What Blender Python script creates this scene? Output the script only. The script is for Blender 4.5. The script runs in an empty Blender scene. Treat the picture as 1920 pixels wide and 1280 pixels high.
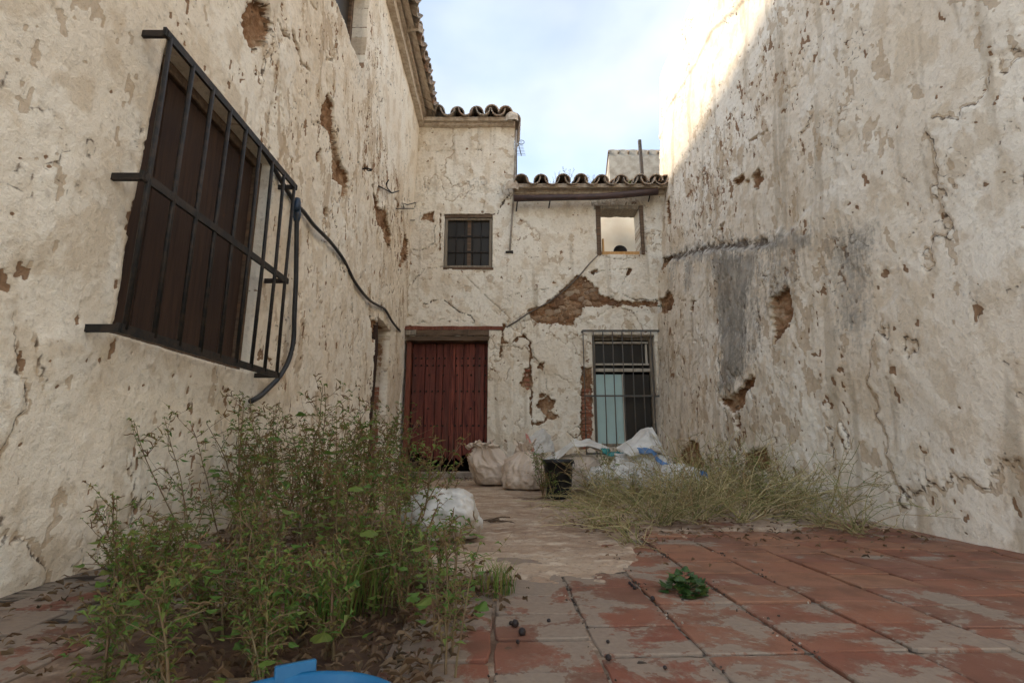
import bpy, math, random
import numpy as np
from mathutils import Vector, Matrix, Euler
R = math.radians
random.seed(7); rng = np.random.default_rng(7)
scene = bpy.context.scene
COL = scene.collection

# ------------------------------------------------------------------ camera
CAM_H = 0.47; PITCH = R(11.6); F = 950.0; YB = 8.0
cam_d = bpy.data.cameras.new('camera'); cam = bpy.data.objects.new('camera', cam_d); COL.objects.link(cam)
cam_d.sensor_fit = 'HORIZONTAL'; cam_d.sensor_width = 36.0; cam_d.lens = 36.0 * F / 1920.0
cam_d.clip_start = 0.02; cam_d.clip_end = 500
cam.location = (0, 0, CAM_H); cam.rotation_euler = (R(90) + PITCH, 0, 0)
scene.camera = cam
# ------------------------------------------------------------------ light
SUN = Vector((-0.86, -0.235, 0.375)).normalized()
sun_el = math.asin(SUN.z); sun_az = math.atan2(SUN.x, SUN.y)
world = bpy.data.worlds.new('World'); scene.world = world; world.use_nodes = True
wn = world.node_tree; wn.nodes.clear()
def WN(t): return wn.nodes.new(t)
sky = WN('ShaderNodeTexSky'); sky.sky_type = 'NISHITA'; sky.sun_disc = False
sky.sun_elevation = sun_el; sky.sun_rotation = sun_az % (2 * math.pi)
sky.air_density = 1.0; sky.dust_density = 0.6; sky.ozone_density = 1.0
tc = WN('ShaderNodeTexCoord'); mp = WN('ShaderNodeMapping'); mp.inputs['Scale'].default_value = (1.0, 1.0, 1.7)
mp.inputs['Location'].default_value = (0.35, 0.1, 0.0)
cn = WN('ShaderNodeTexNoise'); cn.inputs['Scale'].default_value = 1.7; cn.inputs['Detail'].default_value = 5; cn.inputs['Roughness'].default_value = 0.42
cn.inputs['Distortion'].default_value = 0.25
cr = WN('ShaderNodeValToRGB'); cr.color_ramp.elements[0].position = 0.40; cr.color_ramp.elements[1].position = 0.64
cr.color_ramp.elements[0].color = (0.16, 0.16, 0.16, 1); cr.color_ramp.elements[1].color = (0.97, 0.97, 0.97, 1)
cmix = WN('ShaderNodeMix'); cmix.data_type = 'RGBA'
lum = WN('ShaderNodeRGBToBW'); cl = WN('ShaderNodeMath'); cl.operation = 'MULTIPLY_ADD'; cl.inputs[1].default_value = 0.70; cl.inputs[2].default_value = 1.6
c2 = WN('ShaderNodeTexNoise'); c2.inputs['Scale'].default_value = 3.1; c2.inputs['Detail'].default_value = 5; c2.inputs['Roughness'].default_value = 0.5
c3 = WN('ShaderNodeMapRange'); c3.inputs['From Min'].default_value = .35; c3.inputs['From Max'].default_value = .68; c3.inputs['To Min'].default_value = .74; c3.inputs['To Max'].default_value = 1.06
c4 = WN('ShaderNodeMath'); c4.operation = 'MULTIPLY'
cw = WN('ShaderNodeMix'); cw.data_type = 'RGBA'; cw.blend_type = 'MULTIPLY'; cw.inputs['Factor'].default_value = 1.0; cw.inputs['A'].default_value = (0.955, 1.0, 1.02, 1)
bg = WN('ShaderNodeBackground'); bg.inputs['Strength'].default_value = 0.105; wo = WN('ShaderNodeOutputWorld')
wl = wn.links
wl.new(sky.outputs['Color'], lum.inputs[0]); wl.new(lum.outputs[0], cl.inputs[0]); wl.new(tc.outputs['Generated'], c2.inputs['Vector']); wl.new(c2.outputs['Fac'], c3.inputs['Value']); wl.new(cl.outputs[0], c4.inputs[0]); wl.new(c3.outputs[0], c4.inputs[1]); wl.new(c4.outputs[0], cw.inputs['B']); wl.new(cw.outputs['Result'], cmix.inputs['B'])
wl.new(tc.outputs['Generated'], mp.inputs['Vector']); wl.new(mp.outputs[0], cn.inputs['Vector']); wl.new(cn.outputs['Fac'], cr.inputs['Fac'])
wl.new(cr.outputs['Color'], cmix.inputs['Factor']); wl.new(sky.outputs['Color'], cmix.inputs['A']); wl.new(cmix.outputs['Result'], bg.inputs['Color']); wl.new(bg.outputs[0], wo.inputs['Surface'])
sd = bpy.data.lights.new('sun', 'SUN'); so = bpy.data.objects.new('sun', sd); COL.objects.link(so)
sd.energy = 1.0; sd.angle = R(3); sd.color = (1.0, 0.85, 0.66)
so.rotation_euler = SUN.to_track_quat('Z', 'Y').to_euler()
scene.view_settings.view_transform = 'Standard'; scene.view_settings.look = 'None'
scene.view_settings.exposure = 2.22; scene.view_settings.gamma = 1.0
scene.cycles.max_bounces = 7; scene.cycles.diffuse_bounces = 4; scene.cycles.use_light_tree = False; scene.cycles.adaptive_threshold = 0.02
scene.cycles.use_denoising = True

# ------------------------------------------------------------------ pixel -> place
def ray(px, py):
    r = (px - 960) / F; u = (640 - py) / F
    return r, math.cos(PITCH) - u * math.sin(PITCH), u * math.cos(PITCH) + math.sin(PITCH)
def atY(px, py, Y=YB):
    a, b, c = ray(px, py); t = Y / b
    return a * t, CAM_H + c * t
def ground(px, py, z=0.0):
    a, b, c = ray(px, py); t = (z - CAM_H) / c
    return a * t, b * t
def XL(Y, z): return -1.6 - 0.0206 * Y + 0.026 * np.maximum(z - 1.0, 0)
def XR(Y, z): return 2.25 + 0.076 * z
def on_side(px, py, fn, off=0.0):
    a, b, c = ray(px, py); Y, z = 4.0, 2.0
    for _ in range(12):
        t = (fn(Y, z) + off) / a; Y, z = b * t, CAM_H + c * t
    return float(Y), float(z)
def onL(px, py, off=0.0): return on_side(px, py, XL, off)
def onR(px, py, off=0.0): return on_side(px, py, XR, off)

# ------------------------------------------------------------------ noise (numpy)
_perm = rng.permutation(512); _perm = np.concatenate([_perm, _perm, _perm])
_g = rng.normal(size=(512, 3)); _g /= np.linalg.norm(_g, axis=1)[:, None]
def perlin(x, y, z=0.0):
    x, y, z = np.broadcast_arrays(np.asarray(x, float), np.asarray(y, float), np.asarray(z, float))
    xi = np.floor(x).astype(int); yi = np.floor(y).astype(int); zi = np.floor(z).astype(int)
    xf, yf, zf = x - xi, y - yi, z - zi
    f = lambda t: t * t * t * (t * (t * 6 - 15) + 10)
    u, v, w = f(xf), f(yf), f(zf); out = 0
    for dx in (0, 1):
        for dy in (0, 1):
            for dz in (0, 1):
                h = _perm[(_perm[(_perm[(xi + dx) & 511] + yi + dy) & 511] + zi + dz) & 511]
                g = _g[h]
                d = g[..., 0] * (xf - dx) + g[..., 1] * (yf - dy) + g[..., 2] * (zf - dz)
                out = out + d * (u if dx else 1 - u) * (v if dy else 1 - v) * (w if dz else 1 - w)
    return out * 1.5
def fbm(x, y, z=0.0, o=4, rough=0.5):
    s, a, f = 0, 1.0, 1.0
    for _ in range(o):
        s = s + a * perlin(np.asarray(x) * f, np.asarray(y) * f, np.asarray(z) * f + 7.3 * f); a *= rough; f *= 2.03
    return s
def sstep(a, b, x):
    t = np.clip((x - a) / (b - a), 0, 1); return t * t * (3 - 2 * t)
def poly_sd(U, V, P):
    """signed distance, positive inside"""
    P = np.asarray(P, float); d = np.full(U.shape, 1e9); ins = np.zeros(U.shape, bool); n = len(P)
    for i in range(n):
        a, b = P[i], P[(i + 1) % n]; e = b - a
        t = np.clip(((U - a[0]) * e[0] + (V - a[1]) * e[1]) / (e @ e + 1e-12), 0, 1)
        d = np.minimum(d, np.hypot(U - a[0] - t * e[0], V - a[1] - t * e[1]))
        c = ((a[1] > V) != (b[1] > V)) & (U < (b[0] - a[0]) * (V - a[1]) / (b[1] - a[1] + 1e-12) + a[0])
        ins ^= c
    return np.where(ins, d, -d)
def line_d(U, V, P):
    P = np.asarray(P, float); d = np.full(U.shape, 1e9)
    for a, b in zip(P[:-1], P[1:]):
        e = b - a; t = np.clip(((U - a[0]) * e[0] + (V - a[1]) * e[1]) / (e @ e + 1e-12), 0, 1)
        d = np.minimum(d, np.hypot(U - a[0] - t * e[0], V - a[1] - t * e[1]))
    return d

# ------------------------------------------------------------------ mesh helpers
class MB:
    def __init__(s): s.v = []; s.f = []; s.m = []
    def add(s, vs, fs, mi=0):
        o = len(s.v); s.v.extend([tuple(map(float, p)) for p in vs]); s.f.extend([tuple(o + i for i in f) for f in fs]); s.m.extend([mi] * len(fs))
    def box(s, c, d, rot=None, mi=0, jit=0.0):
        hx, hy, hz = d[0] / 2, d[1] / 2, d[2] / 2
        vs = [Vector((x, y, z)) for x in (-hx, hx) for y in (-hy, hy) for z in (-hz, hz)]
        if jit: vs = [v + Vector((random.uniform(-jit, jit), random.uniform(-jit, jit), random.uniform(-jit, jit))) for v in vs]
        if rot is not None:
            M = Euler(rot).to_matrix(); vs = [M @ v for v in vs]
        vs = [v + Vector(c) for v in vs]
        s.add(vs, [(0, 1, 3, 2), (4, 6, 7, 5), (0, 4, 5, 1), (2, 3, 7, 6), (0, 2, 6, 4), (1, 5, 7, 3)], mi)
    def tube(s, pts, rad, n=6, mi=0, cap=True):
        pts = [Vector(p) for p in pts]; k = len(pts)
        rad = [rad] * k if not hasattr(rad, '__len__') else rad
        rings = []; up = Vector((0.13, 0.27, 0.95)).normalized()
        for i, p in enumerate(pts):
            t = (pts[min(i + 1, k - 1)] - pts[max(i - 1, 0)])
            if t.length < 1e-9: t = Vector((0, 0, 1))
            t.normalize(); a = t.cross(up)
            if a.length < 0.05: a = t.cross(Vector((1, 0, 0)))
            a.normalize(); b = t.cross(a)
            rings.append([p + (a * math.cos(2 * math.pi * q / n) + b * math.sin(2 * math.pi * q / n)) * rad[i] for q in range(n)])
        vs = [v for r_ in rings for v in r_]; fs = []
        for i in range(k - 1):
            for q in range(n):
                fs.append((i * n + q, i * n + (q + 1) % n, (i + 1) * n + (q + 1) % n, (i + 1) * n + q))
        if cap: fs.append(tuple(range(n))[::-1]); fs.append(tuple((k - 1) * n + q for q in range(n)))
        s.add(vs, fs, mi)
    def lathe(s, prof, n=24, c=(0, 0, 0), mi=0, wob=None):
        vs = []; fs = []; k = len(prof)
        for i, (r_, z) in enumerate(prof):
            for q in range(n):
                a = 2 * math.pi * q / n; rr = r_ * (1 + (wob(a, i) if wob else 0))
                vs.append((c[0] + rr * math.cos(a), c[1] + rr * math.sin(a), c[2] + z))
        for i in range(k - 1):
            for q in range(n): fs.append((i * n + q, i * n + (q + 1) % n, (i + 1) * n + (q + 1) % n, (i + 1) * n + q))
        s.add(vs, fs, mi)
    def mesh(s, name, mats, smooth=False):
        me = bpy.data.meshes.new(name); me.from_pydata(s.v, [], s.f)
        for m in (mats if isinstance(mats, (list, tuple)) else [mats]): me.materials.append(m)
        me.polygons.foreach_set('material_index', s.m)
        if smooth: me.polygons.foreach_set('use_smooth', [True] * len(s.f))
        me.update(); return me
    def build(s, name, mats, parent=None, smooth=False):
        return put(name, s.mesh(name, mats, smooth), parent)
def put(name, me, parent=None, loc=None, rot=None, sc=None):
    o = bpy.data.objects.new(name, me); COL.objects.link(o)
    if parent is not None: o.parent = parent
    if loc is not None: o.location = loc
    if rot is not None: o.rotation_euler = rot
    if sc is not None: o.scale = (sc, sc, sc) if not hasattr(sc, '__len__') else sc
    return o
def tag(o, label=None, cat=None, group=None, kind=None):
    if label: o['label'] = label
    if cat: o['category'] = cat
    if group: o['group'] = group
    if kind: o['kind'] = kind
    return o
def thing(name, label, cat, loc=(0, 0, 0), rz=0, group=None):
    o = bpy.data.objects.new(name, None); COL.objects.link(o); o.empty_display_size = 0.1
    o.location = loc; o.rotation_euler = (0, 0, rz); return tag(o, label, cat, group)
def bev(o, w=0.004, seg=1):
    m = o.modifiers.new('bevel', 'BEVEL'); m.width = w; m.segments = seg; m.limit_method = 'ANGLE'; return o
def np_mesh(name, V, Fq, attrs, mat, smooth=True):
    me = bpy.data.meshes.new(name); me.vertices.add(len(V)); me.vertices.foreach_set('co', np.ascontiguousarray(V, np.float32).ravel())
    nf = len(Fq); me.loops.add(nf * 4); me.loops.foreach_set('vertex_index', np.ascontiguousarray(Fq, np.int32).ravel())
    me.polygons.add(nf); me.polygons.foreach_set('loop_start', np.arange(0, nf * 4, 4, dtype=np.int32))
    me.polygons.foreach_set('loop_total', np.full(nf, 4, np.int32))
    me.polygons.foreach_set('use_smooth', np.full(nf, smooth))
    for k, a in attrs.items():
        at = me.attributes.new(k, 'FLOAT', 'POINT'); at.data.foreach_set('value', np.ascontiguousarray(a, np.float32).ravel())
    me.materials.append(mat); me.update(calc_edges=True); me.validate(); return me

# ------------------------------------------------------------------ material helpers
class NT:
    def __init__(s, name):
        s.m = bpy.data.materials.new(name); s.m.use_nodes = True; s.t = s.m.node_tree; s.t.nodes.clear()
        s.out = s.n('ShaderNodeOutputMaterial')
    def n(s, t, **kw):
        x = s.t.nodes.new(t)
        for k, v in kw.items(): setattr(x, k, v)
        return x
    def l(s, a, b): s.t.links.new(a, b)
    def setin(s, sock, v):
        if hasattr(v, 'node'): s.l(v, sock)
        elif hasattr(v, '__len__') and len(v) == 3 and sock.type == 'RGBA': sock.default_value = (*v, 1)
        else: sock.default_value = v
    def coord(s, scale=(1, 1, 1), rot=(0, 0, 0), kind='Object', loc=(0, 0, 0)):
        c = s.n('ShaderNodeTexCoord'); m = s.n('ShaderNodeMapping'); m.inputs['Scale'].default_value = scale; m.inputs['Rotation'].default_value = rot; m.inputs['Location'].default_value = loc
        s.l(c.outputs[kind], m.inputs['Vector']); return m.outputs[0]
    def wpos(s, scale=(1, 1, 1)):
        c = s.n('ShaderNodeNewGeometry'); m = s.n('ShaderNodeMapping'); m.inputs['Scale'].default_value = scale
        s.l(c.outputs['Position'], m.inputs['Vector']); return m.outputs[0]
    def noise(s, scale, vec=None, detail=4, rough=0.55, dist=0.0):
        x = s.n('ShaderNodeTexNoise'); x.inputs['Scale'].default_value = scale; x.inputs['Detail'].default_value = detail
        x.inputs['Roughness'].default_value = rough; x.inputs['Distortion'].default_value = dist
        if vec is not None: s.l(vec, x.inputs['Vector'])
        return x.outputs['Fac']
    def vor(s, scale, vec=None, feature='F1', out='Distance', rnd=1.0):
        x = s.n('ShaderNodeTexVoronoi', feature=feature); x.inputs['Scale'].default_value = scale; x.inputs['Randomness'].default_value = rnd
        if vec is not None: s.l(vec, x.inputs['Vector'])
        return x.outputs[out]
    def math(s, op, a, b=0.0, c=0.0, clamp=False):
        x = s.n('ShaderNodeMath', operation=op, use_clamp=clamp)
        s.setin(x.inputs[0], a); s.setin(x.inputs[1], b)
        if len(x.inputs) > 2: s.setin(x.inputs[2], c)
        return x.outputs[0]
    def step(s, v, a, b):
        x = s.n('ShaderNodeMapRange', interpolation_type='SMOOTHSTEP'); s.setin(x.inputs['Value'], v)
        x.inputs['From Min'].default_value = a; x.inputs['From Max'].default_value = b; return x.outputs['Result']
    def mix(s, f, a, b, mode='MIX'):
        x = s.n('ShaderNodeMix', data_type='RGBA', blend_type=mode); s.setin(x.inputs['Factor'], f); s.setin(x.inputs['A'], a); s.setin(x.inputs['B'], b); return x.outputs['Result']
    def attr(s, name):
        x = s.n('ShaderNodeAttribute', attribute_name=name); return x.outputs['Fac']
    def ramp(s, v, stops):
        x = s.n('ShaderNodeValToRGB'); e = x.color_ramp.elements
        while len(e) < len(stops): e.new(0.5)
        for i, (p, c) in enumerate(stops): e[i].position = p; e[i].color = (*c, 1)
        s.setin(x.inputs['Fac'], v); return x.outputs['Color']
    def bump(s, h, strength=0.5, dist=0.01, normal=None):
        x = s.n('ShaderNodeBump'); x.inputs['Strength'].default_value = strength; x.inputs['Distance'].default_value = dist; s.l(h, x.inputs['Height'])
        if normal is not None: s.l(normal, x.inputs['Normal'])
        return x.outputs['Normal']
    def finish(s, col, rough=0.9, normal=None, spec=0.3, metal=0.0, **kw):
        p = s.n('ShaderNodeBsdfPrincipled'); s.setin(p.inputs['Base Color'], col); s.setin(p.inputs['Roughness'], rough)
        p.inputs['Specular IOR Level'].default_value = spec; p.inputs['Metallic'].default_value = metal
        if normal is not None: s.l(normal, p.inputs['Normal'])
        for k, v in kw.items(): s.setin(p.inputs[k], v)
        s.l(p.outputs[0], s.out.inputs['Surface']); return s.m

def plaster_mat(name, w1, w2, ochre=(0.56, 0.43, 0.28), seed=0.0):
    t = NT(name); P = t.coord(loc=(seed, seed, seed))
    lo, mid, sk = t.attr('lo'), t.attr('mid'), t.attr('streak')
    fine = t.noise(30.0, P, 4, 0.66); grit = t.noise(150.0, P, 2, 0.6); fz = t.math('SUBTRACT', fine, 0.5)
    col = t.mix(lo, w1, w2)
    col = t.mix(t.math('MULTIPLY', t.step(t.math('ADD', mid, t.math('MULTIPLY', fz, 0.5)), 0.45, 0.85), 0.42), col, ochre)
    col = t.mix(t.math('MULTIPLY', t.step(t.math('ADD', sk, t.math('MULTIPLY', fz, 0.4)), 0.35, 0.95), 0.5), col, (0.42, 0.345, 0.25))
    col = t.mix(t.math('MULTIPLY', t.step(fine, 0.50, 0.72), 0.42), col, (0.48, 0.41, 0.32))
    col = t.mix(t.math('MULTIPLY', t.step(grit, 0.60, 0.72), 0.28), col, (0.30, 0.22, 0.15))
    fm = t.step(t.math('ADD', t.attr('flake'), t.math('MULTIPLY', fz, 0.9)), 0.42, 0.60)
    col = t.mix(t.math('MULTIPLY', fm, 0.62), col, t.mix(fine, (0.56, 0.42, 0.27), (0.36, 0.25, 0.155)))
    sm = t.step(t.math('ADD', t.attr('sliver'), t.math('MULTIPLY', fz, 0.9)), 0.45, 0.62)
    col = t.mix(t.math('MULTIPLY', sm, 0.9), col, t.mix(fine, (0.33, 0.18, 0.09), (0.17, 0.10, 0.055)))
    gm = t.step(t.math('ADD', t.attr('grey'), t.math('ADD', t.math('MULTIPLY', fz, 1.2), t.math('MULTIPLY', t.math('SUBTRACT', t.noise(9.0, t.coord(scale=(3, 3, .45)), 3), .5), 0.9))), 0.12, 0.92)
    col = t.mix(t.math('MULTIPLY', gm, 0.85), col, t.mix(t.step(t.math('ADD', mid, t.math('MULTIPLY', fz, 1.5)), 0.2, 0.9), (0.20, 0.185, 0.16), (0.36, 0.33, 0.29)))
    pe = t.attr('peel'); pm = t.step(t.math('ADD', pe, t.math('MULTIPLY', fz, 0.8)), 0.42, 0.55)
    mas = t.ramp(t.math('ADD', t.math('MULTIPLY', fine, 0.65), t.math('MULTIPLY', mid, 0.35)), [(0.18, (0.10, 0.05, 0.028)), (0.38, (0.23, 0.125, 0.068)), (0.55, (0.33, 0.20, 0.115)), (0.75, (0.44, 0.32, 0.215))])
    col = t.mix(t.math('MULTIPLY', t.step(pe, 0.10, 0.45), 0.45), col, (0.46, 0.31, 0.17)); col = t.mix(pm, col, mas)
    dm = t.step(t.math('ADD', t.attr('dark'), t.math('MULTIPLY', fz, 0.8)), 0.33, 0.66)
    col = t.mix(t.math('MULTIPLY', dm, 0.9), col, (0.085, 0.058, 0.04))
    h = t.math('ADD', t.math('MULTIPLY', fine, 0.6), t.math('MULTIPLY', grit, 0.16))
    h = t.math('SUBTRACT', h, t.math('MULTIPLY', t.math('ADD', fm, t.math('MULTIPLY', sm, 1.5)), 0.14))
    return t.finish(col, 0.95, t.bump(h, 0.85, 0.016), 0.12)

def wood_mat(name, a, b, c, grain=(18, 18, 1.2), rough=0.75, peel=0.5):
    t = NT(name); P = t.coord(scale=grain); oi = t.n('ShaderNodeObjectInfo').outputs['Random']
    off = t.n('ShaderNodeVectorMath', operation='ADD'); t.l(P, off.inputs[0]); cx = t.n('ShaderNodeCombineXYZ'); t.l(t.math('MULTIPLY', oi, 30.0), cx.inputs[0]); t.l(t.math('MULTIPLY', oi, 17.0), cx.inputs[2]); t.l(cx.outputs[0], off.inputs[1])
    g = t.noise(2.2, off.outputs[0], 6, 0.65); g2 = t.noise(0.6, off.outputs[0], 3)
    col = t.mix(t.step(g, 0.35, 0.65), a, b); col = t.mix(t.step(g2, 0.6 - 0.1 * peel, 0.78), col, c)
    col = t.mix(t.math('MULTIPLY', oi, 0.6), col, a)
    return t.finish(col, rough, t.bump(g, 0.7, 0.006), 0.25)
def simple_mat(name, a, b, scale=12, rough=0.7, metal=0.0, bump=0.2, spec=0.4):
    t = NT(name); P = t.coord(); g = t.noise(scale, P, 5, 0.6); g2 = t.noise(scale * 6, P, 3)
    col = t.mix(t.step(g, 0.38, 0.66), a, b)
    return t.finish(col, rough, t.bump(t.math('ADD', g, t.math('MULTIPLY', g2, 0.4)), bump, 0.01), spec, metal)

M = {}
M['back'] = plaster_mat('plaster_back', (0.87, 0.815, 0.71), (0.79, 0.705, 0.58), seed=1.3)
M['left'] = plaster_mat('plaster_left', (0.87, 0.805, 0.69), (0.81, 0.71, 0.57), seed=4.1)
M['right'] = plaster_mat('plaster_right', (0.85, 0.78, 0.67), (0.77, 0.67, 0.54), seed=9.7)
M['plain'] = simple_mat('plaster_plain', (0.70, 0.64, 0.54), (0.52, 0.46, 0.37), 4, 0.95, bump=0.5, spec=.1)
M['grimy'] = simple_mat('grimy_plaster', (0.40, 0.37, 0.32), (0.27, 0.24, 0.20), 5, 0.95, bump=0.7, spec=.1)
M['lime'] = simple_mat('limewash', (0.86, 0.77, 0.62), (0.78, 0.66, 0.50), 1.5, 0.95, bump=0.3, spec=.1)
M['door'] = wood_mat('door_wood', (0.085, 0.021, 0.015), (0.27, 0.070, 0.044), (0.15, 0.075, 0.052), rough=0.6, peel=.9)
M['frame_red'] = wood_mat('frame_red', (0.15, 0.045, 0.028), (0.24, 0.09, 0.055), (0.10, 0.06, 0.04))
M['oldwood'] = wood_mat('old_wood', (0.085, 0.055, 0.035), (0.17, 0.115, 0.075), (0.25, 0.13, 0.07), grain=(1.2, 18, 18))
M['darkwood'] = wood_mat('dark_wood', (0.035, 0.02, 0.014), (0.06, 0.032, 0.02), (0.09, 0.05, 0.03))
M['greywood'] = wood_mat('grey_wood', (0.20, 0.165, 0.125), (0.33, 0.28, 0.215), (0.12, 0.085, 0.06))
M['paleframe'] = wood_mat('pale_frame', (0.44, 0.39, 0.32), (0.55, 0.50, 0.42), (0.25, 0.18, 0.12))
M['orangewood'] = wood_mat('orange_wood', (0.50, 0.26, 0.09), (0.60, 0.36, 0.15), (0.32, 0.15, 0.06))
M['iron'] = simple_mat('wrought_iron', (0.018, 0.017, 0.016), (0.045, 0.032, 0.024), 20, 0.6, 0.3)
M['iron_grey'] = simple_mat('painted_iron', (0.09, 0.09, 0.085), (0.13, 0.10, 0.075), 14, 0.55, 0.3)
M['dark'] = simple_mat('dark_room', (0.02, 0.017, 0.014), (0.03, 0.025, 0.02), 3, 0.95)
M['hose'] = simple_mat('black_hose', (0.014, 0.015, 0.018), (0.028, 0.028, 0.03), 8, 0.42)
M['coupling'] = simple_mat('blue_coupling', (0.012, 0.03, 0.06), (0.018, 0.036, 0.07), 20, 0.4)
M['conduit'] = simple_mat('grey_conduit', (0.34, 0.31, 0.27), (0.22, 0.17, 0.13), 9, 0.6)
M['cable'] = simple_mat('old_cable', (0.17, 0.145, 0.12), (0.11, 0.085, 0.065), 9, 0.7)
M['gutter'] = simple_mat('brown_gutter', (0.055, 0.034, 0.032), (0.085, 0.05, 0.045), 5, 0.55)
M['aqua'] = simple_mat('aqua_panel', (0.44, 0.60, 0.58), (0.40, 0.55, 0.53), 3, 0.4, bump=0.03)
M['ceil'] = simple_mat('ceiling', (0.30, 0.28, 0.24), (0.24, 0.22, 0.18), 3, 0.8)
M['stonecap'] = simple_mat('threshold_stone', (0.42, 0.36, 0.29), (0.30, 0.24, 0.19), 7, 0.9)
M['blackplastic'] = simple_mat('black_plastic', (0.012, 0.012, 0.013), (0.022, 0.022, 0.022), 9, 0.45)
M['blueplastic'] = simple_mat('blue_plastic', (0.004, 0.105, 0.235), (0.012, 0.125, 0.255), 26, 0.36, bump=0.06)
M['steel'] = simple_mat('post_steel', (0.035, 0.033, 0.032), (0.06, 0.045, 0.035), 8, 0.6)
M['berry'] = simple_mat('dark_berry', (0.02, 0.012, 0.011), (0.035, 0.022, 0.018), 60, 0.6)
def glass_mat():
    t = NT('window_glass'); P = t.coord(); g = t.noise(2.0, P, 4)
    return t.finish(t.mix(g, (0.018, 0.015, 0.012), (0.05, 0.043, 0.035)), t.math('ADD', t.math('MULTIPLY', g, 0.35), 0.2), None, 0.22)
M['glass'] = glass_mat()
def rtile_mat():
    t = NT('roof_tile'); P = t.wpos(); oi = t.n('ShaderNodeObjectInfo').outputs['Random']
    g = t.noise(9, P, 5, .65); g2 = t.noise(45, P, 4, .6)
    col = t.ramp(oi, [(0, (0.38, 0.22, 0.14)), (0.4, (0.34, 0.25, 0.18)), (0.7, (0.44, 0.34, 0.26)), (1, (0.29, 0.18, 0.125))])
    col = t.mix(t.math('MULTIPLY', t.step(g, 0.36, 0.60), .8), col, (0.27, 0.245, 0.21)); col = t.mix(t.step(g2, 0.58, 0.66), col, (0.52, 0.49, 0.41))
    return t.finish(col, 0.95, t.bump(t.math('ADD', g, g2), 0.6, 0.008), 0.15)
M['rtile'] = rtile_mat()
M['mortar'] = simple_mat('roof_mortar', (0.60, 0.52, 0.42), (0.42, 0.33, 0.25), 16, 0.95, bump=0.6)
def stone_mat():
    t = NT('rubble_stone'); P = t.wpos(); oi = t.n('ShaderNodeObjectInfo').outputs['Random']
    g = t.noise(14, P, 5, .65)
    col = t.ramp(oi, [(0, (0.31, 0.155, 0.075)), (0.3, (0.21, 0.115, 0.065)), (0.55, (0.35, 0.23, 0.14)), (0.8, (0.44, 0.35, 0.26)), (1, (0.19, 0.095, 0.055))])
    col = t.mix(t.step(g, 0.40, 0.70), col, (0.15, 0.085, 0.05))
    return t.finish(col, 0.95, t.bump(g, 0.8, 0.015), 0.15)
M['stone'] = stone_mat()
def brick_mat():
    t = NT('old_brick'); P = t.wpos(); oi = t.n('ShaderNodeObjectInfo').outputs['Random']; g = t.noise(20, P, 5, .65)
    col = t.ramp(oi, [(0, (0.28, 0.10, 0.06)), (0.5, (0.36, 0.15, 0.09)), (1, (0.24, 0.12, 0.08))])
    col = t.mix(t.step(g, 0.52, 0.66), col, (0.42, 0.36, 0.28))
    return t.finish(col, 0.95, t.bump(g, 0.7, 0.01), 0.15)
M['brick'] = brick_mat()
def ftile_mat():
    t = NT('floor_tile'); P = t.wpos(); oi = t.n('ShaderNodeObjectInfo').outputs['Random']; at = t.n('ShaderNodeAttribute', attribute_name='fresh', attribute_type='OBJECT').outputs['Fac']
    g = t.noise(7, P, 5, .6); f = t.noise(60, P, 4, .65); gr = t.noise(260, P, 2)
    red = t.ramp(oi, [(0, (0.215, 0.075, 0.048)), (0.5, (0.245, 0.095, 0.058)), (1, (0.165, 0.078, 0.052))])
    org = t.ramp(oi, [(0, (0.25, 0.10, 0.06)), (0.5, (0.31, 0.155, 0.09)), (1, (0.21, 0.085, 0.055))])
    col = t.mix(at, red, org); col = t.mix(t.math('MULTIPLY', t.step(t.noise(2.6, P, 5, .65), .35, .75), .4), col, (0.25, 0.155, 0.11)); col = t.mix(t.math('MULTIPLY', t.step(g, .4, .7), .5), col, (0.11, 0.058, 0.036))
    col = t.mix(t.math('MULTIPLY', t.step(gr, .5, .75), .35), col, (0.12, 0.06, 0.04))
    sm = t.noise(4.2, P, 6, .66, .4); thr = t.math('SUBTRACT', t.math('ADD', sm, t.math('MULTIPLY', t.math('SUBTRACT', f, .5), .16)), t.math('MULTIPLY', at, 0.13))
    cem = t.math('ADD', t.math('MULTIPLY', t.step(thr, 0.41, 0.50), 0.45), t.math('MULTIPLY', t.step(thr, 0.478, 0.492), 0.55)); cc = t.mix(f, (0.19, 0.148, 0.112), (0.345, 0.275, 0.21))
    sp = t.step(t.noise(26, P, 4, .6), 0.68, 0.70)
    cem2 = t.math('MAXIMUM', cem, t.math('MULTIPLY', sp, 0.7))
    col = t.mix(t.math('MULTIPLY', cem2, 0.9), col, cc)
    h = t.math('ADD', t.math('MULTIPLY', cem, 0.4), t.math('ADD', t.math('MULTIPLY', f, 0.35), t.math('MULTIPLY', gr, .12)))
    return t.finish(col, 0.88, t.bump(h, 0.7, 0.006), 0.2)
M['ftile'] = ftile_mat()
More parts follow.
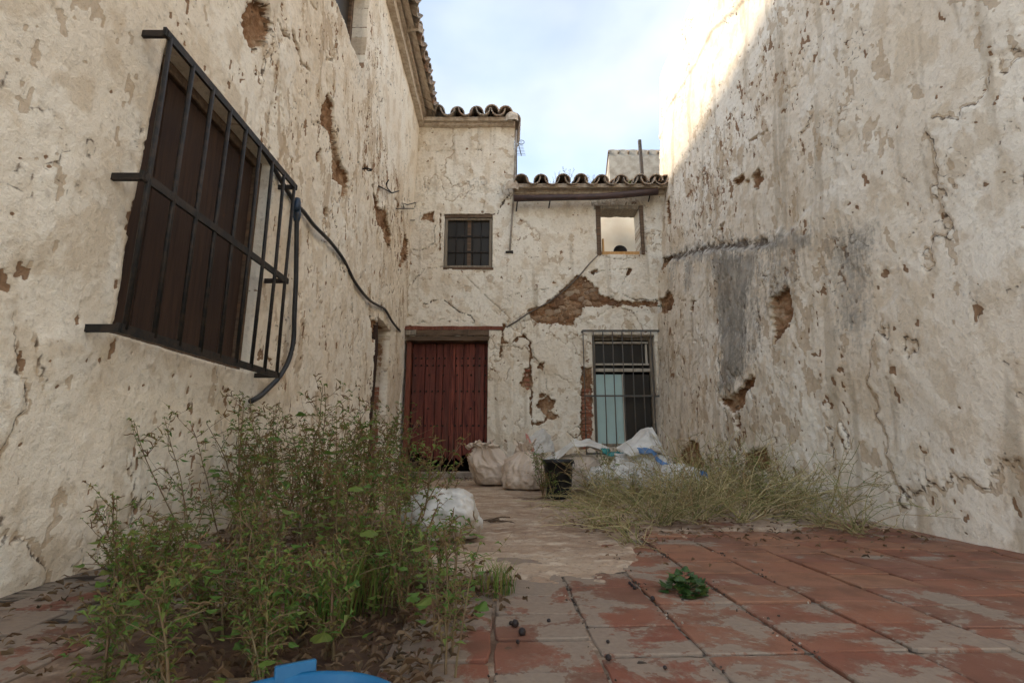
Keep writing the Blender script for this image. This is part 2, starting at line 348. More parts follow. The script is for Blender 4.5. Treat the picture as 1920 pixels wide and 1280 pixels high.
def floor_mat():
    t = NT('cement_floor'); P = t.wpos(); Q = t.wpos((0.55, 1.6, 1))
    a = t.noise(1.6, Q, 6, .62, .3); b = t.noise(9, Q, 5, .65); f = t.noise(60, P, 4, .65)
    col = t.mix(t.step(a, .35, .65), (0.44, 0.335, 0.24), (0.30, 0.20, 0.135)); col = t.mix(t.step(b, .46, .64), col, (0.53, 0.425, 0.32))
    col = t.mix(t.math('MULTIPLY', t.step(f, .52, .7), .6), col, (0.15, 0.10, 0.07))
    earth = t.attr('earth'); em = t.step(t.math('ADD', earth, t.math('MULTIPLY', t.math('SUBTRACT', t.noise(7, P, 5, .6), .5), 1.1)), .30, .75)
    col = t.mix(em, col, t.mix(f, (0.085, 0.050, 0.033), (0.17, 0.105, 0.07)))
    jo = t.attr('joint'); col = t.mix(t.step(jo, .4, .6), col, t.mix(t.step(b, .40, .56), (0.045, 0.034, 0.027), (0.24, 0.195, 0.15)))
    h = t.math('ADD', t.math('MULTIPLY', b, .6), t.math('MULTIPLY', f, .5))
    return t.finish(col, 0.95, t.bump(h, 0.8, 0.012), 0.15)
M['floor'] = floor_mat()
M['crumb'] = simple_mat('dark_crumb', (0.06, 0.042, 0.032), (0.10, 0.07, 0.05), 30, .95)
M['earth'] = simple_mat('earth', (0.16, 0.11, 0.075), (0.11, 0.075, 0.05), 3, 0.98, bump=.5)
def leaf_mat(name, stops, trans=0.35, rough=0.55):
    t = NT(name); g = t.n('ShaderNodeNewGeometry'); oi = t.n('ShaderNodeObjectInfo').outputs['Random']
    col = t.ramp(g.outputs['Random Per Island'], stops)
    col = t.mix(t.math('MULTIPLY', oi, .3), col, (0.06, 0.07, 0.02))
    d = t.n('ShaderNodeBsdfPrincipled'); t.l(col, d.inputs['Base Color']); d.inputs['Roughness'].default_value = rough; d.inputs['Specular IOR Level'].default_value = 0.3
    tr = t.n('ShaderNodeBsdfTranslucent'); t.l(col, tr.inputs['Color']); mx = t.n('ShaderNodeMixShader'); mx.inputs[0].default_value = trans
    t.l(d.outputs[0], mx.inputs[1]); t.l(tr.outputs[0], mx.inputs[2]); t.l(mx.outputs[0], t.out.inputs['Surface']); return t.m
M['leaf'] = leaf_mat('weed_leaf', [(0, (0.07, 0.17, 0.03)), (0.3, (0.15, 0.25, 0.045)), (0.62, (0.23, 0.27, 0.06)), (0.84, (0.26, 0.17, 0.065)), (1, (0.21, 0.10, 0.045))])
M['broad'] = leaf_mat('broad_leaf', [(0, (0.08, 0.18, 0.03)), (0.5, (0.13, 0.24, 0.04)), (0.85, (0.21, 0.26, 0.055)), (1, (0.32, 0.29, 0.07))], 0.4, 0.45)
M['darkleaf'] = leaf_mat('dark_leaf', [(0, (0.025, 0.07, 0.02)), (0.6, (0.045, 0.11, 0.025)), (1, (0.09, 0.15, 0.03))], 0.25, 0.4)
M['seed'] = leaf_mat('seed_spike', [(0, (0.26, 0.20, 0.075)), (0.5, (0.26, 0.15, 0.07)), (1, (0.17, 0.09, 0.05))], 0.2, 0.8)
M['stem'] = simple_mat('weed_stem', (0.19, 0.14, 0.065), (0.17, 0.085, 0.05), 6, 0.7)
M['wire'] = leaf_mat('dry_stem', [(0, (0.56, 0.45, 0.25)), (0.35, (0.45, 0.37, 0.18)), (0.65, (0.27, 0.27, 0.10)), (1, (0.40, 0.27, 0.14))], 0.1, 0.8)
M['pod'] = leaf_mat('dry_pod', [(0, (0.26, 0.17, 0.08)), (0.6, (0.19, 0.11, 0.05)), (1, (0.13, 0.11, 0.04))], 0.2, 0.8)
M['litter'] = leaf_mat('dead_leaf', [(0, (0.20, 0.11, 0.06)), (0.4, (0.12, 0.06, 0.035)), (0.75, (0.26, 0.16, 0.09)), (1, (0.06, 0.035, 0.024))], 0.15, 0.7)
def sack_mat(name, a, b, dirt, sheen=0.5, tr=0.0):
    t = NT(name); P = t.coord(); g = t.noise(5, P, 5, .6); f = t.noise(30, P, 4, .6); z = t.n('ShaderNodeSeparateXYZ'); t.l(P, z.inputs[0])
    col = t.mix(t.step(g, .35, .7), a, b)
    low = t.math('ADD', t.math('MULTIPLY', t.math('SUBTRACT', 0.16, z.outputs[2]), 3.2), t.math('MULTIPLY', t.math('SUBTRACT', g, .5), 1.6))
    col = t.mix(t.math('MULTIPLY', t.step(low, 0.0, .6), .8), col, dirt); col = t.mix(t.math('MULTIPLY', t.step(f, .55, .72), .35), col, dirt)
    wv = t.noise(7, t.coord(scale=(1, 1, 2.5)), 5, .6, 1.2)
    return t.finish(col, 0.42, t.bump(t.math('ADD', wv, t.math('MULTIPLY', f, .12)), 0.35, 0.02), sheen)
M['sack_white'] = sack_mat('sack_white', (0.62, 0.60, 0.56), (0.48, 0.45, 0.40), (0.30, 0.23, 0.165))
M['sack_tan'] = sack_mat('sack_tan', (0.62, 0.51, 0.41), (0.54, 0.43, 0.34), (0.35, 0.26, 0.18))
M['sack_blue'] = simple_mat('sack_blue', (0.07, 0.17, 0.36), (0.12, 0.22, 0.40), 14, 0.5)
M['sack_teal'] = simple_mat('sack_teal', (0.03, 0.22, 0.22), (0.05, 0.26, 0.25), 8, 0.5)
M['sack_red'] = simple_mat('sack_red', (0.55, 0.20, 0.16), (0.62, 0.36, 0.30), 14, 0.5)

# ------------------------------------------------------------------ walls as relief meshes
def axis(brk, step):
    out = []
    for a, b in zip(brk[:-1], brk[1:]):
        n = max(1, int(round((b - a) / (step(0.5 * (a + b)) if callable(step) else step)))); out.append(np.linspace(a, b, n, endpoint=False))
    return np.concatenate(out + [[brk[-1]]])
def make_wall(name, us, vs, pos, H, holes, inward, attrs, mat, parent, drop=None, rough_hole=-1):
    nu, nv = len(us), len(vs); U, V = np.meshgrid(us, vs, indexing='ij')
    X, Y, Z = pos(U, V, H); Vt = np.stack([X.ravel(), Y.ravel(), Z.ravel()], 1)
    uc = 0.5 * (us[:-1] + us[1:]); vc = 0.5 * (vs[:-1] + vs[1:]); UC, VC = np.meshgrid(uc, vc, indexing='ij')
    keep = np.ones(UC.shape, bool)
    for (u0, u1, v0, v1, d) in holes: keep &= ~((UC > u0) & (UC < u1) & (VC > v0) & (VC < v1))
    if drop is not None: keep &= ~drop(UC, VC)
    I, J = np.nonzero(keep); a = I * nv + J
    Fq = np.stack([a, a + nv, a + nv + 1, a + 1], 1)
    ex_v, ex_f, ex_src, ex_p = [], [], [], []; base = len(Vt); inw = np.array(inward, float)
    for hi, (u0, u1, v0, v1, d) in enumerate(holes):
        i0, i1 = [int(np.argmin(abs(us - q))) for q in (u0, u1)]; j0, j1 = [int(np.argmin(abs(vs - q))) for q in (v0, v1)]
        per = [(i, j0) for i in range(i0, i1)] + [(i1, j) for j in range(j0, j1)] + [(i, j1) for i in range(i1, i0, -1)] + [(i0, j) for j in range(j1, j0, -1)]
        idx = [i * nv + j for i, j in per]; n = len(idx); prev = idx
        for k in range(1, 6):
            st = base + len(ex_v)
            for q in idx: ex_v.append(Vt[q] + inw * d * k / 5 + rng.normal(size=3) * 0.002); ex_src.append(q); ex_p.append(hi == rough_hole)
            cur = [st + q for q in range(n)]
            for q in range(n): ex_f.append((prev[q], prev[(q + 1) % n], cur[(q + 1) % n], cur[q]))
            prev = cur
    at = {k: v.ravel() for k, v in attrs.items()}
    if ex_v:
        Vt = np.concatenate([Vt, np.array(ex_v)]); Fq = np.concatenate([Fq, np.array(ex_f)])
        at = {k: np.concatenate([v, v[ex_src] * 0.7]) for k, v in at.items()}
        ev = np.array(ex_v); n0 = len(Vt) - len(ev); at['peel'][n0:] = np.maximum(at['peel'][n0:], np.array(ex_p) * np.clip(.42 + .5 * fbm(ev[:, 0] * 6, ev[:, 1] * 6, ev[:, 2] * 4, 3), 0, 1))
    return put(name, np_mesh(name, Vt, Fq, at, mat), parent)
def relief(U, V, seed, peels, cracks, tans, greys, darks, conv, dens=None, aniso=(1, 1), depth=0.045, sk=(0.0, .5), rough=1.0, plates=.6, calm=1.0):
    """polygons in photo pixels -> wall attributes + outward displacement"""
    n1 = fbm(U * 9 + seed, V * 9, seed, 4, 0.55); n2 = fbm(U * 28, V * 28 + seed, 2.1, 3, 0.55)
    z0 = np.zeros(U.shape); peel, tan, grey, dark = z0.copy(), z0.copy(), z0.copy(), z0.copy()
    for P in peels:
        s = poly_sd(U, V, [conv(*p) for p in P]) + 0.034 * n1 + 0.022 * n2
        peel = np.maximum(peel, sstep(-0.020, 0.008, s))
    for P, w, k in cracks:
        wv = 0.022 * fbm(U * 14 + seed, V * 14, 5.5, 3)
        d = line_d(U + wv, V - wv, [conv(*p) for p in P]); ww = w * (0.75 + 0.9 * n1)
        m = 1 - sstep(0.45, 1.25, d / np.maximum(ww, 0.002))
        if k == 'peel': peel = np.maximum(peel, m)
        elif k == 'tan': tan = np.maximum(tan, m)
        elif k == 'dark': dark = np.maximum(dark, m * 0.95)
        else: dark = np.maximum(dark, 0.62 * m)
    for P, k in tans: tan = np.maximum(tan, k * sstep(-0.10, 0.08, poly_sd(U, V, [conv(*p) for p in P]) + 0.07 * n1))
    for P, k in greys: grey = np.maximum(grey, k * sstep(-0.16, 0.10, poly_sd(U, V, [conv(*p) for p in P]) + 0.06 * n1))
    for P, k in darks: dark = np.maximum(dark, k * sstep(-0.06, 0.05, poly_sd(U, V, [conv(*p) for p in P]) + 0.05 * n1))
    # plaster coats: undulation, flaked layers, holes with a thick broken edge
    au, av = aniso; D = dens if dens is not None else 0.0
    R_ = V * sk[0]; Us = (U + R_)
    lo = np.clip(.5 + .9 * fbm(U * .8 + seed, V * .8, seed + 2, 4, .55), 0, 1); mid = np.clip(.45 + .8 * fbm(U * 5 + seed, V * 4, seed + 5, 5, .6), 0, 1)
    streak = np.clip(sk[1] * (.15 + 1.5 * fbm(U * 7 + seed, V * .45, seed + 1, 3, .6)), 0, 1)
    la = fbm(Us * 4.2 * au + seed, V * 4.2 * av, seed + 3, 5, 0.62); lb = fbm(Us * 9 * au, V * 9 * av + seed, seed + 9, 4, 0.6); lc = fbm(Us * 17 * au, V * 17 * av + seed, seed + 6, 3, 0.6)
    flake = sstep(.40, .52, la + .12 * n2 + .55 * tan + D)
    sliver = sstep(.56, .66, lb + .30 * tan + D)
    sliver = np.maximum(sliver, .7 * sstep(.70, .80, lc + .25 * tan + 1.2 * D))
    pf = fbm(Us * 1.5 * au ** .5 + seed, V * 1.25 * av ** .5, seed + 20, 5, .55); g0, g1 = np.gradient(pf, U[:, 0], V[0, :]); pd = np.abs(pf) / (np.hypot(g0, g1) + .4)
    plate = sstep(-.012, .012, pf); gate = sstep(-.05, .22, fbm(U * 1.1 + seed, V * 1.1, seed + 31, 2))
    pf2 = fbm(Us * 2.6 + seed, V * 2.0, seed + 40, 4, .55); h0, h1 = np.gradient(pf2, U[:, 0], V[0, :]); pd2 = np.abs(pf2) / (np.hypot(h0, h1) + .5); gate2 = sstep(.1, .3, fbm(U * 1.4, V * 1.4 + seed, seed + 51, 2))
    dark0 = dark.copy(); dark = np.maximum(dark, plates * gate * sstep(.014, .004, pd)); dark = np.maximum(dark, .9 * plates * gate2 * sstep(.010, .003, pd2))
    flake = np.maximum(flake, .75 * gate * sstep(.035, .012, pd) * (pf < 0)); lo = np.clip(lo + .30 * (1 - plate) - .12, 0, 1)
    H = 0.009 * plate * (.5 + .5 * gate) + 0.020 * fbm(U * 1.3 + seed, V * 1.3, seed, 3) + rough * calm * (0.006 * sstep(-0.05, 0.03, la) + 0.0045 * sstep(0.02, 0.09, lb) + 0.005 * la + 0.003 * lc + 0.003 * n1)
    H = H - 0.004 * flake - 0.010 * sliver
    H = H - depth * sstep(0.35, 0.75, peel) - 0.02 * sstep(.2, .7, dark0) - .006 * sstep(.2, .6, dark)
    H = H + 0.006 * np.exp(-((peel - 0.18) / 0.12) ** 2) * (peel > 0.02)      # curled lip
    H = H + 0.022 * peel * n2
    return H, dict(peel=peel, grey=grey, dark=dark, lo=lo, mid=mid, streak=streak, flake=flake, sliver=sliver)
def poisson(P, gap, n=4000):
    P = np.asarray(P); lo, hi = P.min(0), P.max(0); pts = []
    for _ in range(n):
        q = lo + rng.random(2) * (hi - lo)
        if poly_sd(np.array([q[0]]), np.array([q[1]]), P)[0] < gap * 0.28: continue
        if all(np.hypot(*(q - r_)) > gap * 0.8 for r_ in pts): pts.append(q)
    return pts
STONES = []
for k in range(7):
    mb = MB(); n = 8; vs = []; fs = []
    for i, (rr, zz) in enumerate([(0.55, -0.3), (1.0, 0.0), (0.92, 0.35), (0.60, 0.62), (0.0, 0.72)]):
        for q in range(n if rr else 1):
            a = 2 * math.pi * q / n; w = rr * (1 + random.uniform(-.22, .22)); vs.append((w * math.cos(a), w * math.sin(a), zz + random.uniform(-.09, .09)))
    for i in range(3):
        for q in range(n): fs.append((i * n + q, i * n + (q + 1) % n, (i + 1) * n + (q + 1) % n, (i + 1) * n + q))
    for q in range(n): fs.append((3 * n + q, 3 * n + (q + 1) % n, 4 * n))
    mb.add(vs, fs); STONES.append(mb.mesh('stone', M['stone'], False))
def place_stones(P, gap, to3, normal, parent, depth, flat=0.62):
    q = Vector(normal).to_track_quat('Z', 'Y').to_euler()
    for (u, v) in poisson(P, gap):
        s = gap * random.uniform(.36, .60); o = put('stone', random.choice(STONES), parent)
        p = Vector(to3(u, v)) - Vector(normal) * depth; o.location = p
        e = Vector(normal).to_track_quat('Z', 'Y'); from_roll = Matrix.Rotation(random.uniform(-.5, .5), 4, Vector(normal)).to_quaternion()
        o.rotation_euler = (from_roll @ e).to_euler(); o.scale = (s * random.uniform(1.0, 1.5), s * random.uniform(.6, .9), s * .5)
def brick_mesh(d):
    mb = MB(); mb.box((0, 0, 0), d, jit=0.006); return mb.mesh('brick', M['brick'])

# roof tile: tapered half pipe with thickness
def tile_mesh(r0=0.128, r1=0.10, L=0.44, th=0.017, seg=8):
    mb = MB(); vs = []; 
    for (rr, x) in ((r0, 0), (r1, L)):
        for inner in (0, 1):
            for q in range(seg + 1):
                a = math.pi * q / seg; r_ = rr - th * inner; vs.append((r_ * math.cos(a), x, r_ * math.sin(a) * 1.0))
    n = seg + 1; fs = []
    for q in range(seg):
        fs.append((q, q + 1, 2 * n + q + 1, 2 * n + q)); fs.append((n + q, 3 * n + q, 3 * n + q + 1, n + q + 1))
        fs.append((q, n + q, n + q + 1, q + 1)); fs.append((2 * n + q, 2 * n + q + 1, 3 * n + q + 1, 3 * n + q))
    fs += [(0, 2 * n, 3 * n, n), (n - 1, 2 * n - 1, 4 * n - 1, 3 * n - 1)]
    mb.add(vs, fs); return mb.mesh('roof_tile', M['rtile'])
TILE = tile_mesh()
def plug_mesh():
    mb = MB(); n = 9; vs = [(0.112 * math.cos(math.pi * q / (n - 1)), 0, 0.110 * math.sin(math.pi * q / (n - 1)) - (0.075 if q in (0, n - 1) else 0)) for q in range(n)]
    vs2 = [(x, 0.05, z) for x, y, z in vs]; vs3 = [(x * .55, -0.012 - random.uniform(0, .012), z * .7) for x, y, z in vs]
    fs = [tuple(range(2 * n, 3 * n))] + [(q, q + 1, 2 * n + q + 1, 2 * n + q) for q in range(n - 1)] + [(q + 1, q, n + q, n + q + 1) for q in range(n - 1)]
    mb.add(vs + vs2 + vs3, fs); return mb.mesh('mortar_plug', M['mortar'])
PLUG = plug_mesh()
def eave(roof, covers, rows, slope, frame, plug=0.95, wob=0.02, roll=.06):
    """covers: positions along the eave (first axis of frame); frame = 4x4 whose local Y climbs the roof"""
    ez = Matrix.Rotation(slope, 4, 'X')
    for k, cx in enumerate(covers):
        for r_ in range(rows):
            y = r_ * 0.33
            o = put('roof_tile', TILE, roof); j = random.uniform(-wob, wob)
            o.matrix_local = frame @ ez @ Matrix.Translation((cx + j, y + random.uniform(-.03, .03), 0.070 + random.uniform(-.012, .016))) @ Matrix.Rotation(random.uniform(-roll, roll), 4, 'Y') @ Matrix.Rotation(random.uniform(-.05, .05), 4, 'Z')
            if r_ == 0 and random.random() < plug:
                p = put('mortar_plug', PLUG, roof); p.matrix_local = o.matrix_local @ Matrix.Translation((0, random.uniform(.005, .03), 0))
        if k + 1 < len(covers):
            mx = 0.5 * (cx + covers[k + 1])
            for r_ in range(rows):
                o = put('roof_tile', TILE, roof)
                o.matrix_local = frame @ ez @ Matrix.Translation((mx + random.uniform(-.01, .01), r_ * 0.33 - .07 + random.uniform(-.03, .02), 0.128)) @ Matrix.Rotation(math.pi + random.uniform(-.06, .06), 4, 'Y')

# ================================================================== GROUND
gmb = MB(); gmb.add([(-100, -100, -.06), (100, -100, -.06), (100, 100, -.06), (-100, 100, -.06)], [(0, 1, 2, 3)])
tag(gmb.build('ground', M['earth']), kind='structure')
TW, TD, ROT = 0.245, 0.187, 0.0206
xs = axis([-2.1, -1.2, 1.6, 2.9], lambda q: 0.014 if -1.2 < q < 1.6 else 0.03)
ys = axis([-3.2, 0.7, 3.2, 8.3], lambda q: 0.06 if q < .7 else (0.014 if q < 3.2 else 0.028))
U, V = np.meshgrid(xs, ys, indexing='ij')
yb_x = [-2, -1.6, -.6, -.1, .1, .45, .62, 1.2, 2.4]; yb_y = [2.7, 2.6, 2.25, 2.0, 1.95, 2.02, 2.65, 2.95, 3.1]
Yedge = np.interp(U, yb_x, yb_y) + 0.14 * fbm(U * 4, V * 4, 1.0, 4, .6)
cov = sstep(-0.02, 0.03, V - Yedge)
n1 = fbm(U * 2.2, V * 3.5, 4.4, 5, .55); n2 = fbm(U * 14, V * 14, 8.8, 3, .55)
Zf = -0.005 + 0.004 * n2 + cov * (0.011 + 0.014 * n1 + 0.003 * n2)
earth = np.zeros(U.shape)
for (px, py, rx, ry, k) in ((850, 897, .9, .35, .8), (1060, 950, .45, .16, .7), (930, 982, .16, .05, .75), (1250, 990, .9, .5, .6), (1300, 930, 1.4, .5, .7), (1040, 935, .5, .3, .7), (600, 1000, 1.3, 1.2, .55), (930, 1165, .12, .10, .8), (600, 1200, .75, .55, 1.0), (700, 1120, .5, .5, .9)):
    gx, gy = ground(px, py); e = np.exp(-(((U - gx) / rx) ** 2 + ((V - gy) / ry) ** 2)); earth = np.maximum(earth, k * e)
earth = np.maximum(earth, 0.8 * sstep(.35, 0, V * 0 + 1.72 + U)) if False else earth
joint = (1 - cov) * (1 - earth * 1.2)
vv = np.stack([U.ravel(), V.ravel(), Zf.ravel()], 1); nyy = len(ys)
I, J = np.meshgrid(np.arange(len(xs) - 1), np.arange(nyy - 1), indexing='ij'); a = (I * nyy + J).ravel()
floor = put('courtyard_floor', np_mesh('courtyard_floor', vv, np.stack([a, a + nyy, a + nyy + 1, a + 1], 1), dict(earth=earth, joint=joint), M['floor']))
tag(floor, kind='structure')
TMESH = []
for k in range(6):
    mb = MB(); w, d = TW - .006, TD - .005; n = 7; top = []; 
    cs = [(-w / 2, -d / 2), (w / 2, -d / 2), (w / 2, d / 2), (-w / 2, d / 2)]; ring = []
    for q in range(4):
        a_, b_ = Vector(cs[q]), Vector(cs[(q + 1) % 4])
        for s_ in (0.04, 0.35, 0.65, 0.96):
            p = a_.lerp(b_, s_); p = p * (1 - random.uniform(0, .05 if s_ in (.04, .96) else .025)); ring.append(p)
    m_ = len(ring)
    vs = [(p.x, p.y, -.02) for p in ring] + [(p.x, p.y, -.003) for p in ring] + [(p.x * .975, p.y * .97, 0.0) for p in ring]
    fs = [(q, (q + 1) % m_, m_ + (q + 1) % m_, m_ + q) for q in range(m_)] + [(m_ + q, m_ + (q + 1) % m_, 2 * m_ + (q + 1) % m_, 2 * m_ + q) for q in range(m_)] + [tuple(range(2 * m_, 3 * m_))]
    mb.add(vs, fs); TMESH.append(mb.mesh('floor_tile', M['ftile']))
cr_, sr_ = math.cos(ROT), math.sin(ROT); cnt = 0
for ci in range(-7, 10):
    lx = -0.02 + TW * (ci + .5); off = random.uniform(-.1, .1) + (TD / 2 if ci % 2 else 0)
    for ri in range(0, 22):
        ly = 0.62 + TD * ri + off; X_ = lx - sr_ * ly; Y_ = ly
        if X_ < -1.62 or X_ > 2.35 or Y_ > float(np.interp(X_, yb_x, yb_y)) + .28: continue
        if Y_ < abs(X_) * .72 - .3: continue
        if X_ < -.22 and Y_ < 2.0 and random.random() < .62: continue
        o = put('floor_tile', random.choice(TMESH), floor, (X_, Y_, 0.001 + random.uniform(-.003, .003) + (0.003 if X_ > .6 else 0)), (random.uniform(-.018, .018), random.uniform(-.014, .014), ROT + random.uniform(-.012, .012) + (math.pi if random.random() < .5 else 0)))
        o['fresh'] = 1.0 if (X_ > .62 and Y_ > 1.75 and random.random() < .85) else (0.35 if X_ > .45 else 0.0); cnt += 1

# ================================================================== HOUSE BEHIND (facing camera)
house = thing('house', 'two-storey whitewashed house with red plank door and crumbling plaster, closing the courtyard', 'house', (0, YB, 0))
inv = Matrix.Translation((0, -YB, 0))
def hp(name, mb, mat, parent=None, smooth=False):
    """mesh in world coordinates -> child of house"""
    mb.v = [(x, y - YB, z) for x, y, z in mb.v]; return mb.build(name, mat, parent or house, smooth)
cB = lambda x, y: atY(x, y)
dx0, dtop = atY(757, 638); dx1, _ = atY(914, 760); _, dbot = atY(840, 886)
DOOR = (dx0, dx1, 0.0, dtop)
wx0, wz1 = atY(834, 402); wx1, wz0 = atY(923, 505); WINA = (wx0, wx1, wz0, wz1)
ox0, oz1 = atY(1125, 391); ox1, oz0 = atY(1202, 477); WINB = (ox0, ox1, oz0, oz1)
gx0, gz1 = atY(1109, 628); gx1, _ = atY(1231, 720); _, gz0 = atY(1170, 838); WINC = (gx0, gx1, gz0, gz1)
_, ZT = atY(880, 240); _, ZL = atY(1100, 366)
LEDGE = atY(880, 364)[1]
def brks(lo, hi, pts): return sorted(set([lo, hi] + [p for p in pts if lo < p < hi]))
ub = axis(brks(-1.86, 2.85, [0.045, *DOOR[:2], *WINA[:2], *WINB[:2], *WINC[:2]]), 0.013)
vb = axis(brks(-0.03, ZT, [ZL, DOOR[3], *WINA[2:], *WINB[2:], *WINC[2:]]), 0.013)
U, V = np.meshgrid(ub, vb, indexing='ij')
RUB = [(990, 581), (1016, 573), (1042, 556), (1083, 516), (1096, 522), (1115, 536), (1122, 552), (1144, 560), (1170, 566), (1232, 566), (1232, 574), (1144, 573), (1096, 573), (1085, 591), (1074, 607), (1016, 607), (998, 600)]
HOLE_C = [(1008, 758), (1026, 743), (1041, 750), (1038, 762), (1028, 770), (1046, 782), (1035, 788), (1024, 782), (1014, 768)]
PITB = [(983, 692), (993, 688), (998, 715), (997, 736), (981, 722), (974, 718), (984, 710)]
JAMB = [(1092, 690), (1109, 690), (1109, 840), (1088, 840), (1090, 760)]
peels = [RUB, HOLE_C, PITB, JAMB, [(796, 402), (812, 398), (814, 418), (805, 414), (788, 410)], [(1008, 826), (1022, 822), (1028, 842), (1012, 850)], [(1012, 679), (1020, 683), (1017, 693), (1009, 688)], [(1011, 735), (1021, 734), (1020, 745), (1012, 744)],
         [(746, 612), (770, 612), (766, 632), (750, 640)], [(1102, 510), (1116, 507), (1112, 514)], [(1176, 503), (1184, 504), (1178, 516)]]
cracks = [([(939, 642), (958, 642), (981, 629), (995, 642), (994, 671), (995, 694), (997, 738), (995, 770), (998, 796), (1013, 793), (1026, 784)], .020, 'peel'),
          ([(944, 607), (942, 640), (938, 668)], .022, 'peel'), ([(948, 612), (965, 600), (990, 585)], .016, 'tan'),
          ([(1103, 513), (1138, 507), (1176, 504)], .010, 'c'), ([(1180, 506), (1157, 549), (1144, 562)], .007, 'c'), ([(1130, 480), (1160, 486), (1200, 484)], .008, 'c'),
          ([(1168, 552), (1186, 561), (1232, 563)], .010, 'dark'), ([(1086, 607), (1120, 594), (1145, 577), (1160, 572)], .007, 'c'),
          ([(772, 468), (788, 471), (806, 464), (816, 454), (814, 435), (817, 424)], .011, 'c'), ([(765, 540), (782, 520), (798, 505), (830, 501)], .010, 'c'),
          ([(794, 570), (814, 564), (831, 561), (846, 573), (864, 587), (882, 591), (891, 604)], .010, 'dark'), ([(780, 606), (830, 600), (868, 602), (890, 606)], .006, 'c'),
          ([(783, 365), (860, 364), (958, 364)], .006, 'c'), ([(932, 400), (945, 378), (955, 365)], .012, 'dark'), ([(826, 401), (826, 430), (824, 470)], .010, 'peel'),
          ([(905, 374), (908, 384), (905, 398)], .006, 'c'), ([(870, 515), (905, 550), (950, 590)], .005, 'c'), ([(950, 556), (1000, 545), (1055, 537)], .006, 'c'),
          ([(940, 555), (962, 570), (975, 585)], .008, 'tan'), ([(1003, 606), (1000, 622), (1010, 632), (1018, 620), (1012, 608)], .010, 'tan'),
          ([(1075, 608), (1072, 622), (1090, 624), (1100, 612)], .010, 'tan'), ([(1068, 680), (1080, 666), (1092, 690), (1082, 715), (1070, 695)], .009, 'tan'),
          ([(1082, 715), (1086, 740), (1088, 775), (1060, 785), (1040, 782)], .010, 'tan'), ([(1064, 810), (1085, 800), (1090, 815), (1078, 822), (1064, 810)], .009, 'c'),
          ([(997, 640), (1000, 668), (1020, 690), (1026, 730), (1040, 750)], .008, 'c'), ([(780, 285), (840, 282), (870, 283)], .005, 'c'), ([(820, 312), (865, 310)], .004, 'c'), ([(898, 268), (904, 282), (890, 281)], .006, 'c')]
tans = [([(924, 420), (942, 420), (942, 485), (926, 488)], .75), ([(957, 425), (968, 425), (969, 478), (958, 476)], .75), ([(972, 415), (1006, 415), (1010, 455), (975, 455)], .45), ([(1000, 460), (1018, 460), (1012, 488), (1000, 486)], .6),
        ([(1112, 381), (1120, 378), (1208, 377), (1211, 410), (1213, 478), (1200, 480), (1124, 478), (1122, 440), (1116, 415)], 1.0), ([(960, 640), (990, 640), (988, 700), (960, 690)], .55),
        ([(1086, 690), (1112, 690), (1112, 640), (1098, 630)], .5), ([(1150, 572), (1232, 572), (1232, 612), (1180, 610)], .55), ([(836, 505), (922, 505), (915, 545), (842, 548)], .42), ([(960, 800), (1090, 800), (1090, 860), (930, 860)], .4),
        ([(752, 430), (772, 430), (772, 640), (750, 640)], .4), ([(936, 350), (962, 240), (966, 360)], .5), ([(1206, 430), (1232, 400), (1232, 480), (1206, 490)], .4), ([(975, 455), (1060, 455), (1060, 530), (960, 545)], .30)]
greys = [([(860, 330), (955, 335), (955, 362), (850, 362)], .30), ([(790, 340), (820, 335), (830, 362), (785, 362)], .26), ([(1112, 380), (1208, 378), (1209, 392), (1113, 392)], .55), ([(1202, 390), (1210, 390), (1212, 477), (1203, 477)], .5), ([(952, 606), (990, 583), (998, 594), (960, 618)], .5), ([(770, 380), (800, 380), (800, 440), (772, 440)], .25)]
darks = []
Hb, att = relief(U, V, 1.7, peels, cracks, tans, greys, darks, cB, dens=-.22 + .0 * U, depth=0.05, rough=.55, sk=(.1, .6), plates=.45)
Hb += 0.014 * sstep(LEDGE + .01, LEDGE - .012, V) * (U < 0)          # plaster below the ledge stands proud
Hb += 0.02 * sstep(-0.1, 0.05, U) * sstep(4.0, 2.5, V)
att['grey'] = np.maximum(att['grey'], .0)
posB = lambda U, V, H: (U, YB * 0 - H, V)
wallB = make_wall('wall', ub, vb, posB, Hb, [(*DOOR, .30), (*WINA, .14), (*WINB, .34), (*WINC, .20)], (0, 1, 0), att, M['back'], house, drop=lambda u, v: (u > 0.045) & (v > ZL))
to3B = lambda u, v: (u, 0.0, v)
place_stones([cB(*p) for p in RUB], 0.135, to3B, (0, -1, 0), wallB, 0.036)
place_stones([cB(*p) for p in RUB], 0.08, to3B, (0, -1, 0), wallB, 0.048)
place_stones([cB(*p) for p in HOLE_C], 0.075, to3B, (0, -1, 0), wallB, 0.05)
BK = brick_mesh((0.15, 0.07, 0.046)); BKs = brick_mesh((0.085, 0.06, 0.04))
for k in range(19):
    z = 0.33 + k * 0.055; x, _ = atY(1100, 770)
    put('brick', BK, wallB, (x + random.uniform(-.012, .012), 0.032 + random.uniform(-.008, .01), z), (random.uniform(-.04, .04), random.uniform(-.05, .05), random.uniform(-.08, .08)))
for k in range(5):
    x, z = atY(988, 694 + k * 9); put('brick', BKs, wallB, (x + random.uniform(-.01, .01), 0.035, z), (random.uniform(-.1, .1), random.uniform(-.1, .1), random.uniform(-.1, .1)))
